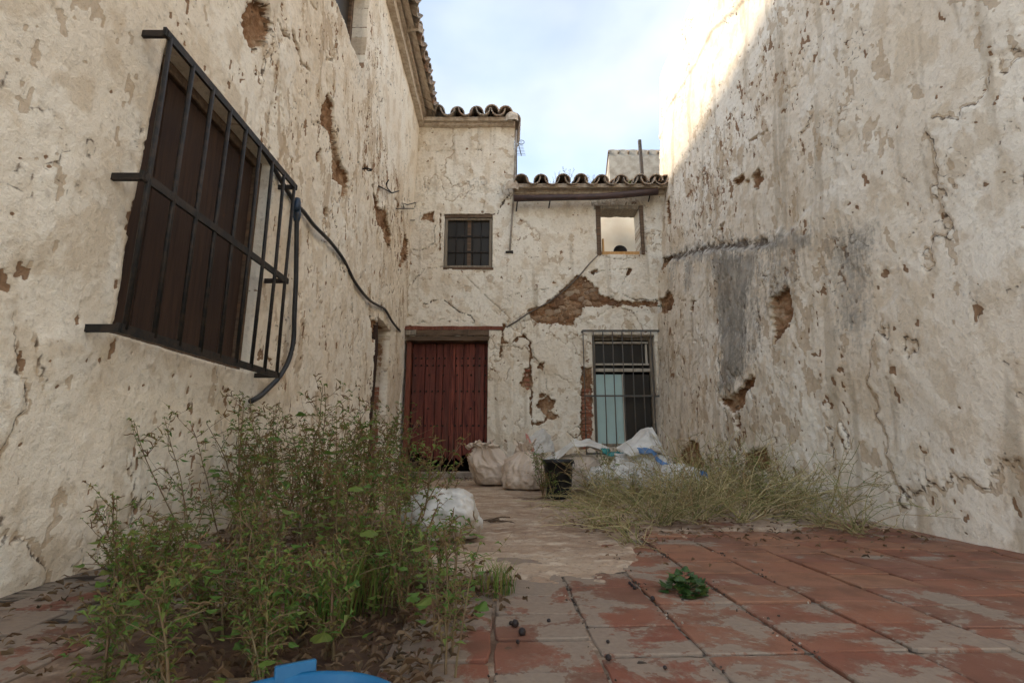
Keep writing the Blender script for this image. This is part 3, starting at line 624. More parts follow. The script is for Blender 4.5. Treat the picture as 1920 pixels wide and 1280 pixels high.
# block body behind the tall front, and side walls
mb = MB(); mb.box((-0.905, 8.51, (ZT + 4.2) / 2), (1.89, .80, ZT - 4.2 - .01)); hp('side_wall', mb, M['plain'])
mb = MB(); mb.box((1.7, 9.92, 2.8), (3.2, .1, 5.4)); hp('inner_wall', mb, M['lime'])
mb = MB(); mb.box((1.5, 9.1, 2.9), (2.6, 1.5, .1)); hp('upper_floor', mb, M['lime'])
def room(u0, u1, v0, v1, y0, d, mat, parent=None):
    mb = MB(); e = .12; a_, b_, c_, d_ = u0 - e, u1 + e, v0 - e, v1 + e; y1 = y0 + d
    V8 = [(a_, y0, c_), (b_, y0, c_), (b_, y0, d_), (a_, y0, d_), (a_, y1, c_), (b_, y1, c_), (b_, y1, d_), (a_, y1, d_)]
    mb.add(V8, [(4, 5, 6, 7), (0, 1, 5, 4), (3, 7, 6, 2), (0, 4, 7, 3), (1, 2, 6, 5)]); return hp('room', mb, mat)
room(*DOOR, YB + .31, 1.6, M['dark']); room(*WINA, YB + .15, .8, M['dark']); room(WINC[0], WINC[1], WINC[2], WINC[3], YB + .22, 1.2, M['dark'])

# --- door
door = bpy.data.objects.new('door', None); COL.objects.link(door); door.parent = house; door.location = ((DOOR[0] + DOOR[1]) / 2, 0.20, 0)
door['label'] = 'dark red double plank door with studs and rotten bottom edge'
dcx, dcy = door.location.x, YB + .09
edges = [766, 791, 812, 826, 840, 850, 866, 888, 907, 914]; bots = [846, 858, 864, 856, 860, 862, 858, 828, 866]
pxs = lambda p, y=760: atY(p, y)[0]
for k, (e0, e1) in enumerate(zip(edges[:-1], edges[1:])):
    x0, x1 = pxs(e0) + .006, pxs(e1) - .006; n = 7; zt = dtop - .02; base = atY(840, bots[k])[1]
    jag = [base + random.uniform(-.05, .05) + (0.03 * math.sin(i * 2.1 + k)) for i in range(n)]; mb = MB(); th = .028 + (.006 if k % 2 else 0)
    vs = []
    for i in range(n):
        x = x0 + (x1 - x0) * i / (n - 1) - dcx
        vs += [(x, -th / 2, jag[i]), (x, -th / 2, zt), (x, th / 2, jag[i] - .01), (x, th / 2, zt)]
    fs = []
    for i in range(n - 1):
        a_ = i * 4; b_ = a_ + 4; fs += [(a_, b_, b_ + 1, a_ + 1), (a_ + 2, a_ + 3, b_ + 3, b_ + 2), (a_, a_ + 2, b_ + 2, b_)]
    fs += [(0, 1, 3, 2), (4 * n - 4, 4 * n - 2, 4 * n - 1, 4 * n - 3)]
    mb.add(vs, fs); o = mb.build('plank', M['door'], door); o.location = (0, random.uniform(-.004, .004), 0)
# meeting strip, frame, studs, rotten remains
mb = MB(); xm = pxs(841) - dcx; mb.box((xm, -.024, (dtop + .62) / 2), (.035, .03, dtop - .62)); bev(mb.build('meeting_strip', M['door'], door))
for zc_ in (dtop - .12, dtop - .9, 0.72):
    mb = MB(); mb.box((0, .03, zc_), (pxs(912) - pxs(768), .03, .10)); mb.build('ledger', M['door'], door)
mb = MB()
for row, npx in ((668, 13), (682, 13), (700, 6), (731, 13), (764, 6), (797, 13)):
    for q in range(npx):
        x = pxs(772 + (908 - 772) * q / (npx - 1)) - dcx; z = atY(840, row)[1]; mb.lathe([(.017, 0), (.014, .008), (.007, .014), (0.0005, .016)], 6, (0, 0, 0))
        for i in range(24): vx = mb.v[-24 + i]; mb.v[-24 + i] = (x + vx[0], -.022 - vx[2], z + vx[1])
tag(mb.build('stud', M['iron'], door), kind='stuff')
for (p0, p1) in ((757, 766),):
    mb = MB(); mb.box(((pxs(p0) + pxs(p1)) / 2 - dcx, -.10, dtop / 2 + .02), (pxs(p1) - pxs(p0), .13, dtop - .06)); bev(mb.build('door_post', M['frame_red'], door), .008)
mb = MB(); mb.box((pxs(914.5) - dcx - .004, 0.0, dtop / 2 + .02), (.03, .10, dtop - .06)); bev(mb.build('door_post', M['frame_red'], door), .005)
for (p, w, h_) in ((775, .10, .16), (792, .09, .12), (806, .12, .10), (822, .06, .09), (833, .05, .05)):
    mb = MB(); mb.box((pxs(p) - dcx, .01, dbot + h_ / 2), (w, .025, h_), jit=.014); mb.build('rotten_stub', M['oldwood'], door)
# lintel beams
lz0 = atY(850, 637)[1]; lz1 = atY(850, 613)[1]
def beam(x0, x1, z0, z1, y0, y1, mat, name='lintel', n=14, wob=.008):
    mb = MB(); vs = []; 
    for i in range(n + 1):
        x = x0 + (x1 - x0) * i / n
        for (yy, zz) in ((y0, z0), (y0, z1), (y1, z1), (y1, z0)): vs.append((x, yy + random.uniform(-wob, wob), zz + random.uniform(-wob, wob)))
    fs = [(i * 4 + q, i * 4 + (q + 1) % 4, i * 4 + 4 + (q + 1) % 4, i * 4 + 4 + q) for i in range(n) for q in range(4)] + [(0, 3, 2, 1), (4 * n, 4 * n + 1, 4 * n + 2, 4 * n + 3)]
    mb.add(vs, fs); return hp(name, mb, mat)
beam(pxs(750), pxs(942, 615), atY(850, 619)[1], atY(850, 612.5)[1], YB - .045, YB + .1, M['frame_red'], wob=.006)
beam(pxs(775), pxs(916), atY(850, 630)[1], atY(850, 619)[1] - .004, YB - .05, YB + .12, M['oldwood'])
beam(pxs(757), pxs(916), atY(850, 639)[1], atY(850, 630)[1] - .004, YB - .045, YB + .27, M['oldwood'])
beam(pxs(756), pxs(776), atY(850, 629)[1], atY(850, 620)[1], YB - .055, YB + .0, M['greywood'], n=4)
mb = MB(); tx0, _ = atY(772, 888); tx1, _ = atY(914, 888); mb.box(((tx0 + tx1) / 2, YB - .03, .035), (tx1 - tx0 + .1, .34, .075), jit=.01); bev(hp('threshold', mb, M['stonecap']), .01)

# --- barred upper window
def window(opening, y, frame_w, frame_d, mat, name='window', label=None):
    u0, u1, v0, v1 = opening; w = bpy.data.objects.new(name, None); COL.objects.link(w); w.parent = house; w.location = ((u0 + u1) / 2, y - YB, v0)
    if label: w['label'] = label
    W, Hh = u1 - u0, v1 - v0
    for (c, d) in (((-W / 2 + frame_w / 2, 0, Hh / 2), (frame_w, frame_d, Hh)), ((W / 2 - frame_w / 2, 0, Hh / 2), (frame_w, frame_d, Hh)), ((0, 0, frame_w / 2), (W - 2 * frame_w, frame_d * .96, frame_w)), ((0, 0, Hh - frame_w / 2), (W - 2 * frame_w, frame_d * .96, frame_w))):
        mb = MB(); mb.box(c, d, jit=.002); bev(mb.build('frame', mat, w), .005)
    return w, W, Hh
A = (WINA[0] + .01, WINA[1] - .01, WINA[2] + .03, WINA[3] - .05)
wa, W, Hh = window(A, YB + .04, .045, .05, M['greywood'], label='dark barred window with grey wooden frame')
mb = MB(); mb.box((0, .035, Hh / 2), (W - .08, .006, Hh - .08)); mb.build('pane', M['glass'], wa)
for k in range(1, 5):
    mb = MB(); x = -W / 2 + .045 + (W - .09) * k / 5; mb.tube([(x, .012, .05), (x + .004, .012, Hh - .05)], .009, 6); mb.build('bar', M['iron'], wa, True)
for z in (Hh * .33, Hh * .64):
    mb = MB(); mb.box((0, .012, z), (W - .09, .012, .030)); mb.build('crossbar', M['iron'], wa)
mb = MB(); mb.box((0.01, .026, Hh / 2), (.06, .014, Hh - .09)); mb.build('mullion', M['oldwood'], wa)
beam(WINA[0] - .01, WINA[1] + .05, WINA[3] - .06, WINA[3] + .02, YB - .008, YB + .13, M['oldwood'], wob=.012)
beam(WINA[0] - .0, WINA[1] + .02, WINA[2] - .012, WINA[2] + .028, YB - .03, YB + .1, M['oldwood'], 'sill', wob=.006)
# --- open upper window: wooden strips and a black round on the sill
beam(ox0 - .1, ox1 + .06, WINB[3] - .015, WINB[3] + .055, YB - .015, YB + .3, M['greywood'], wob=.014)
mb = MB(); mb.box((ox0 + .035, YB + .04, oz0 + .14), (.03, .05, .30)); bev(hp('wooden_strip', mb, M['orangewood']))
mb = MB(); mb.box(((ox0 + ox1) / 2, YB + .1, oz0 + .035), (ox1 - ox0 - .02, .12, .07)); bev(hp('sill', mb, M['orangewood']))
for (xa, xb) in ((ox0 - .075, ox0 - .002), (ox1 + .002, ox1 + .065)):
    mb = MB(); mb.box(((xa + xb) / 2, YB + .0, (oz0 + oz1) / 2 + .02), (xb - xa, .06, oz1 - oz0 + .05), jit=.012); bev(hp('jamb', mb, M['oldwood']), .008)
pt = thing('flower_pot', 'black round pot lying on the sill of the open upper window', 'pot', (atY(1166, 470)[0], YB + .10, oz0 + .075))
mb = MB()
mb.lathe([(.001, 0), (.08, 0), (.105, .12), (.115, .12), (.115, .14), (.10, .14), (.075, .02), (.001, .02)], 20)
o = mb.build('body', M['blackplastic'], pt, True); o.rotation_euler = (R(78), 0, 0); o.location = (0, .14, .0)

# --- barred ground window
C = (WINC[0] + .01, WINC[1] - .01, WINC[2], WINC[3] - .01)
wc, W, Hh = window(C, YB + .12, .055, .07, M['greywood'], label='tall window with aqua panel and dark pane behind iron bars')
zr = atY(1170, 692)[1] - C[2]
mb = MB(); mb.box((0, -.01, zr), (W - .11, .06, .055)); bev(mb.build('transom', M['paleframe'], wc), .006)
zt0 = zr + .06; zt1 = Hh - .075
mb = MB(); mb.box((0, .03, (zt0 + zt1) / 2), (W - .11, .006, zt1 - zt0)); mb.build('pane', M['glass'], wc)
for (c, d) in (((0, -.005, zt1 - .02), (W - .12, .04, .035)), ((0, -.005, zt0 + .035), (W - .12, .04, .03)), ((W / 2 - .10, -.006, (zt0 + zt1) / 2), (.035, .036, zt1 - zt0 - .1))):
    mb = MB(); mb.box(c, d); bev(mb.build('sash', M['paleframe'], wc), .004)
xs_ = atY(1172, 770)[0] - (C[0] + C[1]) / 2; zp = zr - .05
mb = MB(); mb.box(((-W / 2 + .057 + xs_) / 2, .02, zp / 2), (xs_ + W / 2 - .057, .014, zp - .03)); mb.build('shutter_panel', M['aqua'], wc)
mb = MB(); mb.box((xs_ + .004, .0, zp / 2), (.014, .05, zp - .03)); mb.build('sash', M['paleframe'], wc)
mb = MB(); mb.box(((W / 2 - .057 + xs_) / 2 + .006, .03, zp / 2), (W / 2 - .057 - xs_ - .02, .006, zp - .03)); mb.build('pane', M['glass'], wc)
# grille
gr = bpy.data.objects.new('window_grille', None); COL.objects.link(gr); gr.parent = house
YG = YB - .10; g0x, gtz = atY(1092, 620, YG); g1x, _ = atY(1236, 620, YG); gbz = .30; gmz = atY(1170, 742, YG)[1]
gr.location = ((g0x + g1x) / 2, -.10, gbz); gc = gr.location.x
for px in (1093, 1112, 1130, 1148, 1166, 1184, 1202, 1220):
    mb = MB(); x = atY(px, 622, YG)[0] - gc; j = random.uniform(-.008, .008); mb.tube([(x, 0, 0), (x + j, -.004, .6), (x, 0, gtz - gbz)], .0085, 6); mb.build('bar', M['iron_grey'], gr, True)
mb = MB(); mb.box((0, 0, gtz - gbz), (g1x - g0x, .012, .032)); mb.build('rail', M['iron_grey'], gr)
mb = MB(); mb.box((.03, -.009, gmz - gbz), (g1x - g0x + .06, .008, .026)); mb.build('rail', M['iron_grey'], gr)
mb = MB(); mb.box((0, .0, .05), (g1x - g0x, .012, .032)); mb.build('rail', M['iron_grey'], gr)
for x in (g0x - gc, g1x - gc):
    mb = MB(); mb.box((x, .06, gtz - gbz), (.02, .14, .02)); mb.build('anchor', M['iron_grey'], gr)
beam(WINC[0] - .05, WINC[1] + .05, WINC[3] - .03, WINC[3] + .055, YB - .004, YB + .15, M['greywood'], wob=.008)
# --- diagonal cable, conduit, gutter
mb = MB(); mb.tube([(*[atY(px, py)[0]], YB - .022, atY(px, py)[1]) for px, py in ((1126, 474), (1105, 495), (1085, 519), (1060, 543), (1030, 566), (1005, 580), (990, 588), (970, 602), (950, 614))], [.007, .010, .011, .010, .010, .011, .014, .016, .012], 8); hp('cable', mb, M['cable'], smooth=True)
mb = MB(); mb.tube([(*[atY(px, py)[0]], YB - .05, atY(px, py)[1]) for px, py in ((968, 248), (966, 300), (963, 372), (959, 430), (956, 473))], .016, 8); hp('conduit', mb, M['conduit'], smooth=True)
mb = MB(); x, z = atY(955, 474); mb.box((x, YB - .03, z), (.12, .06, .03), jit=.008); hp('bracket', mb, M['iron'])
mb = MB(); gp = [(atY(px, py, YB - .2)[0], YB - .2, atY(px, py, YB - .2)[1]) for px, py in ((963, 372), (1020, 371), (1080, 370), (1120, 369), (1160, 366), (1200, 362), (1233, 359))]; mb.tube(gp, [.055, .054, .052, .054, .056, .058, .060], 10); hp('gutter', mb, M['gutter'], smooth=True)
for (px, p0, p1) in ((970, 378, 396), (1031, 378, 390), (1218, 367, 378)):
    mb = MB(); a_ = atY(px, p0, YB - .12); b_ = atY(px - 2, p1, YB - .12); mb.tube([(a_[0], YB - .14, a_[1]), (b_[0], YB - .11, b_[1])], .011, 6); hp('gutter_hook', mb, M['iron'])
# --- cornices and roofs
beam(-1.80, 0.055, ZT - .002, atY(880, 228, YB - .1)[1], YB - .10, YB + .3, M['mortar'], 'cornice', 24, .008)
beam(0.05, 2.80, ZL + .002, atY(1100, 353, YB - .06)[1], YB - .06, YB + .3, M['mortar'], 'cornice', 26, .009)
roofA = bpy.data.objects.new('roof', None); COL.objects.link(roofA); roofA.parent = house
roofA.location = (0, -.21, atY(880, 228, YB - .1)[1] + .012)
eave(roofA, [pxs2 for pxs2 in (atY(p, 222, YB - .2)[0] for p in (823, 856, 892, 921, 950))], 3, R(16), Matrix.Identity(4))
mb = MB(); mb.box((-.9, .56, .14), (1.82, 1.1, .06), (R(16), 0, 0)); mb.build('deck', M['mortar'], roofA)
roofB = bpy.data.objects.new('roof', None); COL.objects.link(roofB); roofB.parent = house
roofB.location = (0, -.22, atY(1100, 356, YB - .1)[1] + .012)
eave(roofB, [atY(p, 345, YB - .2)[0] for p in (981, 1017, 1054, 1090, 1127, 1163, 1197, 1226, 1252)], 3, R(15), Matrix.Identity(4), wob=.035, roll=.14)
mb = MB(); mb.box((1.40, .48, .14), (2.78, .95, .06), (R(15), 0, 0)); mb.build('deck', M['mortar'], roofB)
# verge tiles of the tall block's right edge
for k in range(5):
    o = put('roof_tile', TILE, roofA); o.matrix_local = Matrix.Translation((.03, .12 + k * .22, .03 + k * .06)) @ Matrix.Rotation(R(16), 4, 'X') @ Matrix.Rotation(R(35), 4, 'Y')

# ================================================================== LEFT HOUSE
lhouse = thing('house', 'tall whitewashed house with flaking wall, iron window grille and deep tiled eaves', 'house', (-1.7, 5, 0))
LO = Vector(lhouse.location)
def lp(name, mb, mat, parent=None, smooth=False):
    mb.v = [(x - LO.x, y - LO.y, z - LO.z) for x, y, z in mb.v]; return mb.build(name, mat, parent or lhouse, smooth)
ZE = ZT + .02
LW = (2.02, 3.16, 0.92, 2.36)            # barred window
UW = (3.35, onL(681, 118)[0], onL(679, 138)[1], 5.35)  # upper window
ND = (onL(699, 690)[0], onL(727, 690)[0], -0.03, onL(716, 603)[1])   # narrow doorway
ul = axis(brks(-0.4, 8.02, [0.5, 1.4, *LW[:2], *UW[:2], *ND[:2]]), lambda q: .06 if q < .5 else (.03 if q < 1.4 else .0165))
vl = axis(brks(-.03, ZE + .02, [*LW[2:], *UW[2:], ND[3]]), 0.0145)
U, V = np.meshgrid(ul, vl, indexing='ij')
peels = [[(478, 3), (500, 12), (502, 40), (497, 74), (478, 98), (452, 70), (455, 20)],
         [(614, 173), (624, 201), (624, 245), (634, 295), (648, 322), (655, 343), (646, 373), (641, 374), (640, 349), (621, 331), (621, 302), (624, 285), (618, 252), (603, 222), (604, 205), (609, 198)],
         [(697, 338), (706, 374), (708, 394), (720, 390), (726, 419), (732, 443), (732, 468), (724, 459), (714, 431), (704, 415), (700, 374)],
         [(758, 435), (767, 451), (765, 484), (748, 500), (750, 476)], [(693, 596), (706, 606), (704, 634), (698, 640)], [(594, 285), (600, 282), (599, 304), (596, 312)], [(606, 388), (613, 386), (616, 398), (608, 402)], [(681, 314), (690, 312), (694, 320), (684, 322)], [(741, 372), (748, 390), (746, 402)]]
cracks = [([(612, 124), (613, 150), (614, 176)], .008, 'c'), ([(530, 258), (535, 285), (547, 302), (564, 295), (577, 265)], .016, 'tan'), ([(522, 150), (528, 220), (531, 262)], .008, 'c'), ([(519, 30), (530, 55), (542, 74)], .014, 'peel'),
          ([(547, 60), (557, 85), (565, 118), (582, 138)], .014, 'peel'), ([(605, 60), (603, 90), (610, 115), (622, 112), (632, 80)], .014, 'peel'), ([(583, 0), (590, 14), (596, 12)], .014, 'peel'), ([(668, 275), (670, 300), (676, 312)], .012, 'dark'),
          ([(480, 8), (500, 16), (505, 32)], .012, 'c'), ([(586, 230), (600, 230), (612, 243)], .010, 'dark'), ([(655, 345), (662, 330), (668, 318)], .008, 'c'), ([(693, 545), (698, 575), (700, 600)], .012, 'tan'), ([(560, 600), (562, 570), (560, 540)], .010, 'tan'),
          ([(500, 330), (520, 345), (534, 372)], .010, 'tan'), ([(653, 470), (655, 450), (662, 430)], .008, 'c')]
tans = [([(595, 0), (640, 0), (640, 110), (600, 110)], .6), ([(655, 190), (700, 200), (745, 300), (755, 420), (690, 330)], .65), ([(745, 420), (772, 420), (770, 620), (745, 610)], .45), ([(480, 60), (530, 60), (560, 250), (500, 240)], .2), ([(520, 440), (560, 440), (565, 700), (520, 700)], .3), ([(690, 540), (720, 560), (715, 600), (690, 600)], .4)]
greys = [([(660, 110), (690, 118), (684, 170), (668, 160)], .30)]
dens = 0.12 * sstep(2.2, 3.4, V) * sstep(3.5, 5.0, U) * sstep(5.6, 5.0, V) - 0.10 - .10 * sstep(3.6, 1.8, U)
Hl, att = relief(U, V, 6.1, peels, cracks, tans, greys, [], onL, dens=dens, aniso=(1.7, .6), depth=0.05, sk=(.2, .4), rough=.8, calm=.45 + .55 * sstep(1.6, 4.2, U))
smooth_zone = sstep(5.0, 5.9, U) * sstep(3.9, 4.7, V)
Hl = Hl * (1 - .7 * smooth_zone)
for k_ in ('flake', 'sliver'): att[k_] = att[k_] * (1 - .95 * smooth_zone)
posL = lambda U, V, H: (XL(U, V) + H - LO.x, U - LO.y, V)
wallL = make_wall('wall', ul, vl, posL, Hl, [(*LW, .16), (*UW, .30), (*ND, .55)], (-1, 0, 0), att, M['left'], lhouse, rough_hole=2)
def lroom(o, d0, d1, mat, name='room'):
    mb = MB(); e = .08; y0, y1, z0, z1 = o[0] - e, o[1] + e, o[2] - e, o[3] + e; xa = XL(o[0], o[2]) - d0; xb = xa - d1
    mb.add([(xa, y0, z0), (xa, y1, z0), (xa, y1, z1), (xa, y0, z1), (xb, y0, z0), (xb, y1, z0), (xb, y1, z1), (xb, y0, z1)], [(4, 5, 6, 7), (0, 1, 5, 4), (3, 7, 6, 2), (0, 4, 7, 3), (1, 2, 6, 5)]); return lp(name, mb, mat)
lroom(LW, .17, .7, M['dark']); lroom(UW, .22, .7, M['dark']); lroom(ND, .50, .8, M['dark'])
# barred window: shutters + frame
def lwindow(o, inset, mat, fw=.06, label=None):
    w = bpy.data.objects.new('window', None); COL.objects.link(w); w.parent = lhouse
    xx = float(XL(o[0], o[2])) - inset; w.location = (xx - LO.x, (o[0] + o[1]) / 2 - LO.y, o[2]); W_, H_ = o[1] - o[0], o[3] - o[2]
    if label: w['label'] = label
    for (c, d) in (((0, -W_ / 2 + fw / 2, H_ / 2), (.06, fw, H_)), ((0, W_ / 2 - fw / 2, H_ / 2), (.06, fw, H_)), ((0, 0, fw / 2), (.058, W_ - 2 * fw, fw)), ((0, 0, H_ - fw / 2), (.058, W_ - 2 * fw, fw))):
        mb = MB(); mb.box(c, d); bev(mb.build('frame', mat, w), .005)
    return w, W_, H_
wl_, W_, H_ = lwindow(LW, .10, M['oldwood'], label='dark shuttered window with brown frame behind the iron grille')
for s_ in (-1, 1):
    for k in range(3):
        mb = MB(); pw = (W_ / 2 - .065) / 3; mb.box((-.012, s_ * (.005 + pw * (k + .5)), H_ / 2), (.03, pw - .006, H_ - .13)); bev(mb.build('shutter_plank', M['darkwood'], wl_), .003)
wu, W_, H_ = lwindow(UW, .20, M['oldwood'], label='upper window with brown frame set deep in the wall')
mb = MB(); mb.box((-.01, 0, H_ / 2), (.01, W_ - .13, H_ - .13)); mb.build('pane', M['glass'], wu)
# grille
lg = bpy.data.objects.new('window_grille', None); COL.objects.link(lg); lg.parent = lhouse
GX = -1.50; lg.location = (GX - LO.x, 2.6 - LO.y, 0.88)
ybars = [onL(p, q, .13)[0] for p, q in ((550, 355), (532, 335), (510, 310), (487, 290))]; stp = (ybars[0] - ybars[3]) / 3
yb_all = [ybars[0] - stp * k for k in range(9)]; gt = onL(552, 350, .13)[1] - .88; gm = onL(528, 524, .13)[1] - .88
for k, yy in enumerate(yb_all):
    mb = MB(); mb.tube([(0, yy - 2.6, 0.03), (random.uniform(-.005, .005), yy - 2.6, gt * .5), (0, yy - 2.6, gt)], .0105, 6); mb.build('bar', M['iron'], lg, True)
yl0, yl1 = yb_all[-1] - 2.6 - .04, yb_all[0] - 2.6 + .03
for z in (0.03, gm, gt):
    mb = MB(); mb.box((.0, (yl0 + yl1) / 2, z), (.014, yl1 - yl0, .038)); mb.build('rail', M['iron'], lg)
    for yy in (yl0 + .02, yl1 - .01):
        mb = MB(); mb.box((-.07, yy, z), (.16, .016, .03)); mb.build('anchor', M['iron'], lg)
# narrow doorway: rotten post, bricks in the far jamb
px_ = float(XL(ND[0], 1)); mb = MB(); mb.tube([(px_ - .01, ND[0] + .03, 0), (px_ - .02, ND[0] + .035, .8), (px_ - .0, ND[0] + .03, 1.6), (px_ - .012, ND[0] + .04, ND[3] - .02)], [.06, .05, .055, .045], 7); lp('door_post', mb, M['darkwood'])
BKL = brick_mesh((0.22, 0.05, 0.05))
for k in range(15):
    z = .12 + k * .062 + (.25 if k > 9 else 0); o = put('brick', BKL, wallL, (px_ - .22 - LO.x + random.uniform(-.02, .03), ND[1] - LO.y + .004 + random.uniform(-.008, .006), z), (random.uniform(-.05, .05), random.uniform(-.05, .05), random.uniform(-.05, .05)))
# iron hooks
def lpt(px, py, off=.03):
    Y_, z_ = onL(px, py, off); return (float(XL(Y_, z_)) + off, Y_, z_)
def hook(pts, extra):
    e = bpy.data.objects.new('wire_hook', None); COL.objects.link(e); e.parent = lhouse; c = Vector(lpt(*pts[0])) ; e.location = c - LO
    for P_, nm in ((pts, 'arm'), (extra, 'prong')):
        if not P_: continue
        mb = MB(); n = len(P_); mb.tube([Vector(lpt(p[0], p[1], .02 + .10 * i / max(1, n - 1))) - c for i, p in enumerate(P_)], .008, 6); mb.build(nm, M['iron'], e, True)
hook([(710, 349), (722, 355), (735, 362), (748, 358)], [(735, 362), (727, 354), (724, 345), (729, 337)])
hook([(743, 391), (760, 391), (776, 391)], [(758, 391), (755, 381), (764, 384), (779, 380), (778, 388)])
hook([(680, 317), (688, 316), (698, 318)], [(684, 314), (690, 320), (696, 320)])
hook([(770, 413), (788, 413), (797, 412), (803, 417)], None)
# eaves
EX = float(XL(6, ZE))
mb = MB()
def lbeam(x0, x1, z0, z1, y0, y1, mat, name, n=30, wob=.006):
    mb = MB(); vs = []
    for i in range(n + 1):
        y = y0 + (y1 - y0) * i / n; sl = -0.0206 * (y - 6)
        for (xx, zz) in ((x1, z0), (x1, z1), (x0, z1), (x0, z0)): vs.append((xx + sl + random.uniform(-wob, wob), y, zz + random.uniform(-wob, wob)))
    fs = [(i * 4 + q, i * 4 + (q + 1) % 4, i * 4 + 4 + (q + 1) % 4, i * 4 + 4 + q) for i in range(n) for q in range(4)] + [(0, 1, 2, 3), (4 * n, 4 * n + 3, 4 * n + 2, 4 * n + 1)]
    mb.add(vs, fs); return lp(name, mb, mat)
lbeam(EX - .2, EX + .09, ZE - .02, ZE + .11, -.4, 7.99, M['mortar'], 'cornice')
lbeam(EX - .2, EX + .14, ZE + .112, ZE + .15, -.4, 7.97, M['mortar'], 'cornice')
roofL = bpy.data.objects.new('roof', None); COL.objects.link(roofL); roofL.parent = lhouse
roofL.location = (EX + .25 - LO.x, 6 - LO.y, ZE + .15)
frame = Matrix.Rotation(math.atan(0.0206), 4, 'Z') @ Matrix.Rotation(R(90), 4, 'Z')
eave(roofL, [1.92 - .255 * k for k in range(24)], 2, R(28), frame, plug=.3)
mb = MB(); run = 2.7; mb.add([(0.0, -6.4, -.01), (0, 2.0, -.01), (-run, 2.0, run * math.tan(R(31))), (-run, -6.4, run * math.tan(R(31))), (-2 * run, 2, 0), (-2 * run, -6.4, 0)], [(0, 1, 2, 3), (3, 2, 4, 5), (1, 4, 2), (0, 3, 5)]); mb.build('deck', M['mortar'], roofL)
mb = MB(); mb.box((-4.4, 3.75, ZE / 2), (3.4, 8.2, ZE)); lp('rear_walls', mb, M['plain'])

# ================================================================== RIGHT WALL
rw = thing('courtyard_wall', 'tall bulging whitewashed wall with grey streaks and sunlit top', 'wall', (2.4, 5, 0))
RO = Vector(rw.location)
ZRT = 7.45; YRE = 8.42
ur = axis(brks(-0.4, YRE, [0.5, 2.0]), lambda q: .06 if q < .5 else (.03 if q < 2 else .0175)); vr = axis([-.03, ZRT], 0.0150)
U, V = np.meshgrid(ur, vr, indexing='ij')
peels = [[(1411, 332), (1423, 320), (1433, 336), (1423, 355), (1413, 359)], [(1398, 340), (1407, 336), (1403, 355)], [(1374, 340), (1388, 328), (1398, 332), (1380, 350)], [(1251, 375), (1257, 367), (1261, 418), (1253, 424)],
         [(1234, 551), (1243, 562), (1252, 559), (1261, 544), (1272, 559), (1270, 580), (1257, 587), (1241, 587), (1236, 573)], [(1363, 749), (1381, 746), (1403, 728), (1428, 703), (1432, 713), (1414, 735), (1407, 757), (1392, 771), (1378, 764)],
         [(1285, 850), (1306, 828), (1318, 828), (1325, 845), (1335, 870), (1280, 900)], [(1410, 850), (1421, 839), (1450, 845), (1460, 885), (1414, 882)], [(1230, 487), (1263, 483), (1259, 498), (1245, 508), (1234, 519)],
         [(1353, 424), (1362, 420), (1358, 438), (1352, 436)], [(1393, 784), (1400, 783), (1400, 800), (1394, 798)], [(1304, 562), (1310, 566), (1306, 585), (1302, 580)], [(1460, 560), (1490, 540), (1500, 600), (1470, 640)]]
cracks = [([(1338, 508), (1338, 530), (1324, 555), (1313, 566), (1302, 555), (1291, 566), (1282, 559)], .010, 'c'), ([(1288, 634), (1299, 620), (1311, 641), (1327, 634), (1327, 663), (1317, 677), (1304, 688), (1291, 677), (1282, 663), (1288, 634)], .010, 'c'),
          ([(1352, 728), (1362, 742), (1380, 746)], .012, 'c'), ([(1252, 778), (1246, 800), (1244, 832)], .022, 'dark'), ([(1284, 800), (1280, 830), (1276, 850)], .010, 'c'), ([(1325, 628), (1335, 626)], .012, 'tan'),
          ([(1296, 690), (1292, 710), (1294, 730)], .012, 'c'),
          ([(1400, 0), (1340, 60), (1300, 130), (1255, 205), (1246, 250)], .010, 'tan'), ([(1385, 190), (1365, 220), (1350, 240)], .010, 'tan'), ([(1440, 245), (1410, 262), (1395, 268)], .014, 'peel')]
tans = [([(1280, 330), (1340, 318), (1400, 330), (1380, 400), (1300, 415)], .85), ([(1340, 240), (1440, 190), (1440, 330), (1360, 330)], .45), ([(1250, 590), (1290, 590), (1280, 720), (1248, 720)], .55), ([(1340, 530), (1358, 500), (1360, 620), (1340, 640)], .55), ([(1300, 640), (1365, 640), (1365, 760), (1300, 820)], .32), ([(1370, 760), (1410, 750), (1410, 830), (1380, 830)], .6), ([(1440, 480), (1700, 440), (1800, 900), (1440, 880)], .3)]
greys = [([(1420, 470), (1440, 465), (1440, 660), (1412, 700), (1415, 600)], .5), ([(1234, 486), (1300, 462), (1345, 454), (1445, 446), (1530, 436), (1530, 462), (1445, 474), (1345, 480), (1300, 484), (1236, 500)], .8), ([(1342, 487), (1356, 476), (1425, 469), (1428, 494), (1414, 548), (1410, 602), (1417, 656), (1410, 699), (1396, 713), (1374, 739), (1363, 728), (1367, 656), (1356, 602), (1353, 512)], .85), ([(1290, 485), (1304, 480), (1304, 545), (1292, 540)], .7), ([(1262, 484), (1274, 482), (1268, 560), (1262, 555)], .5), ([(1440, 460), (1520, 450), (1500, 560), (1450, 600)], .45), ([(1560, 440), (1640, 430), (1620, 640), (1580, 620)], .6), ([(1240, 0), (1262, 0), (1250, 120), (1252, 300), (1240, 300)], .22)]
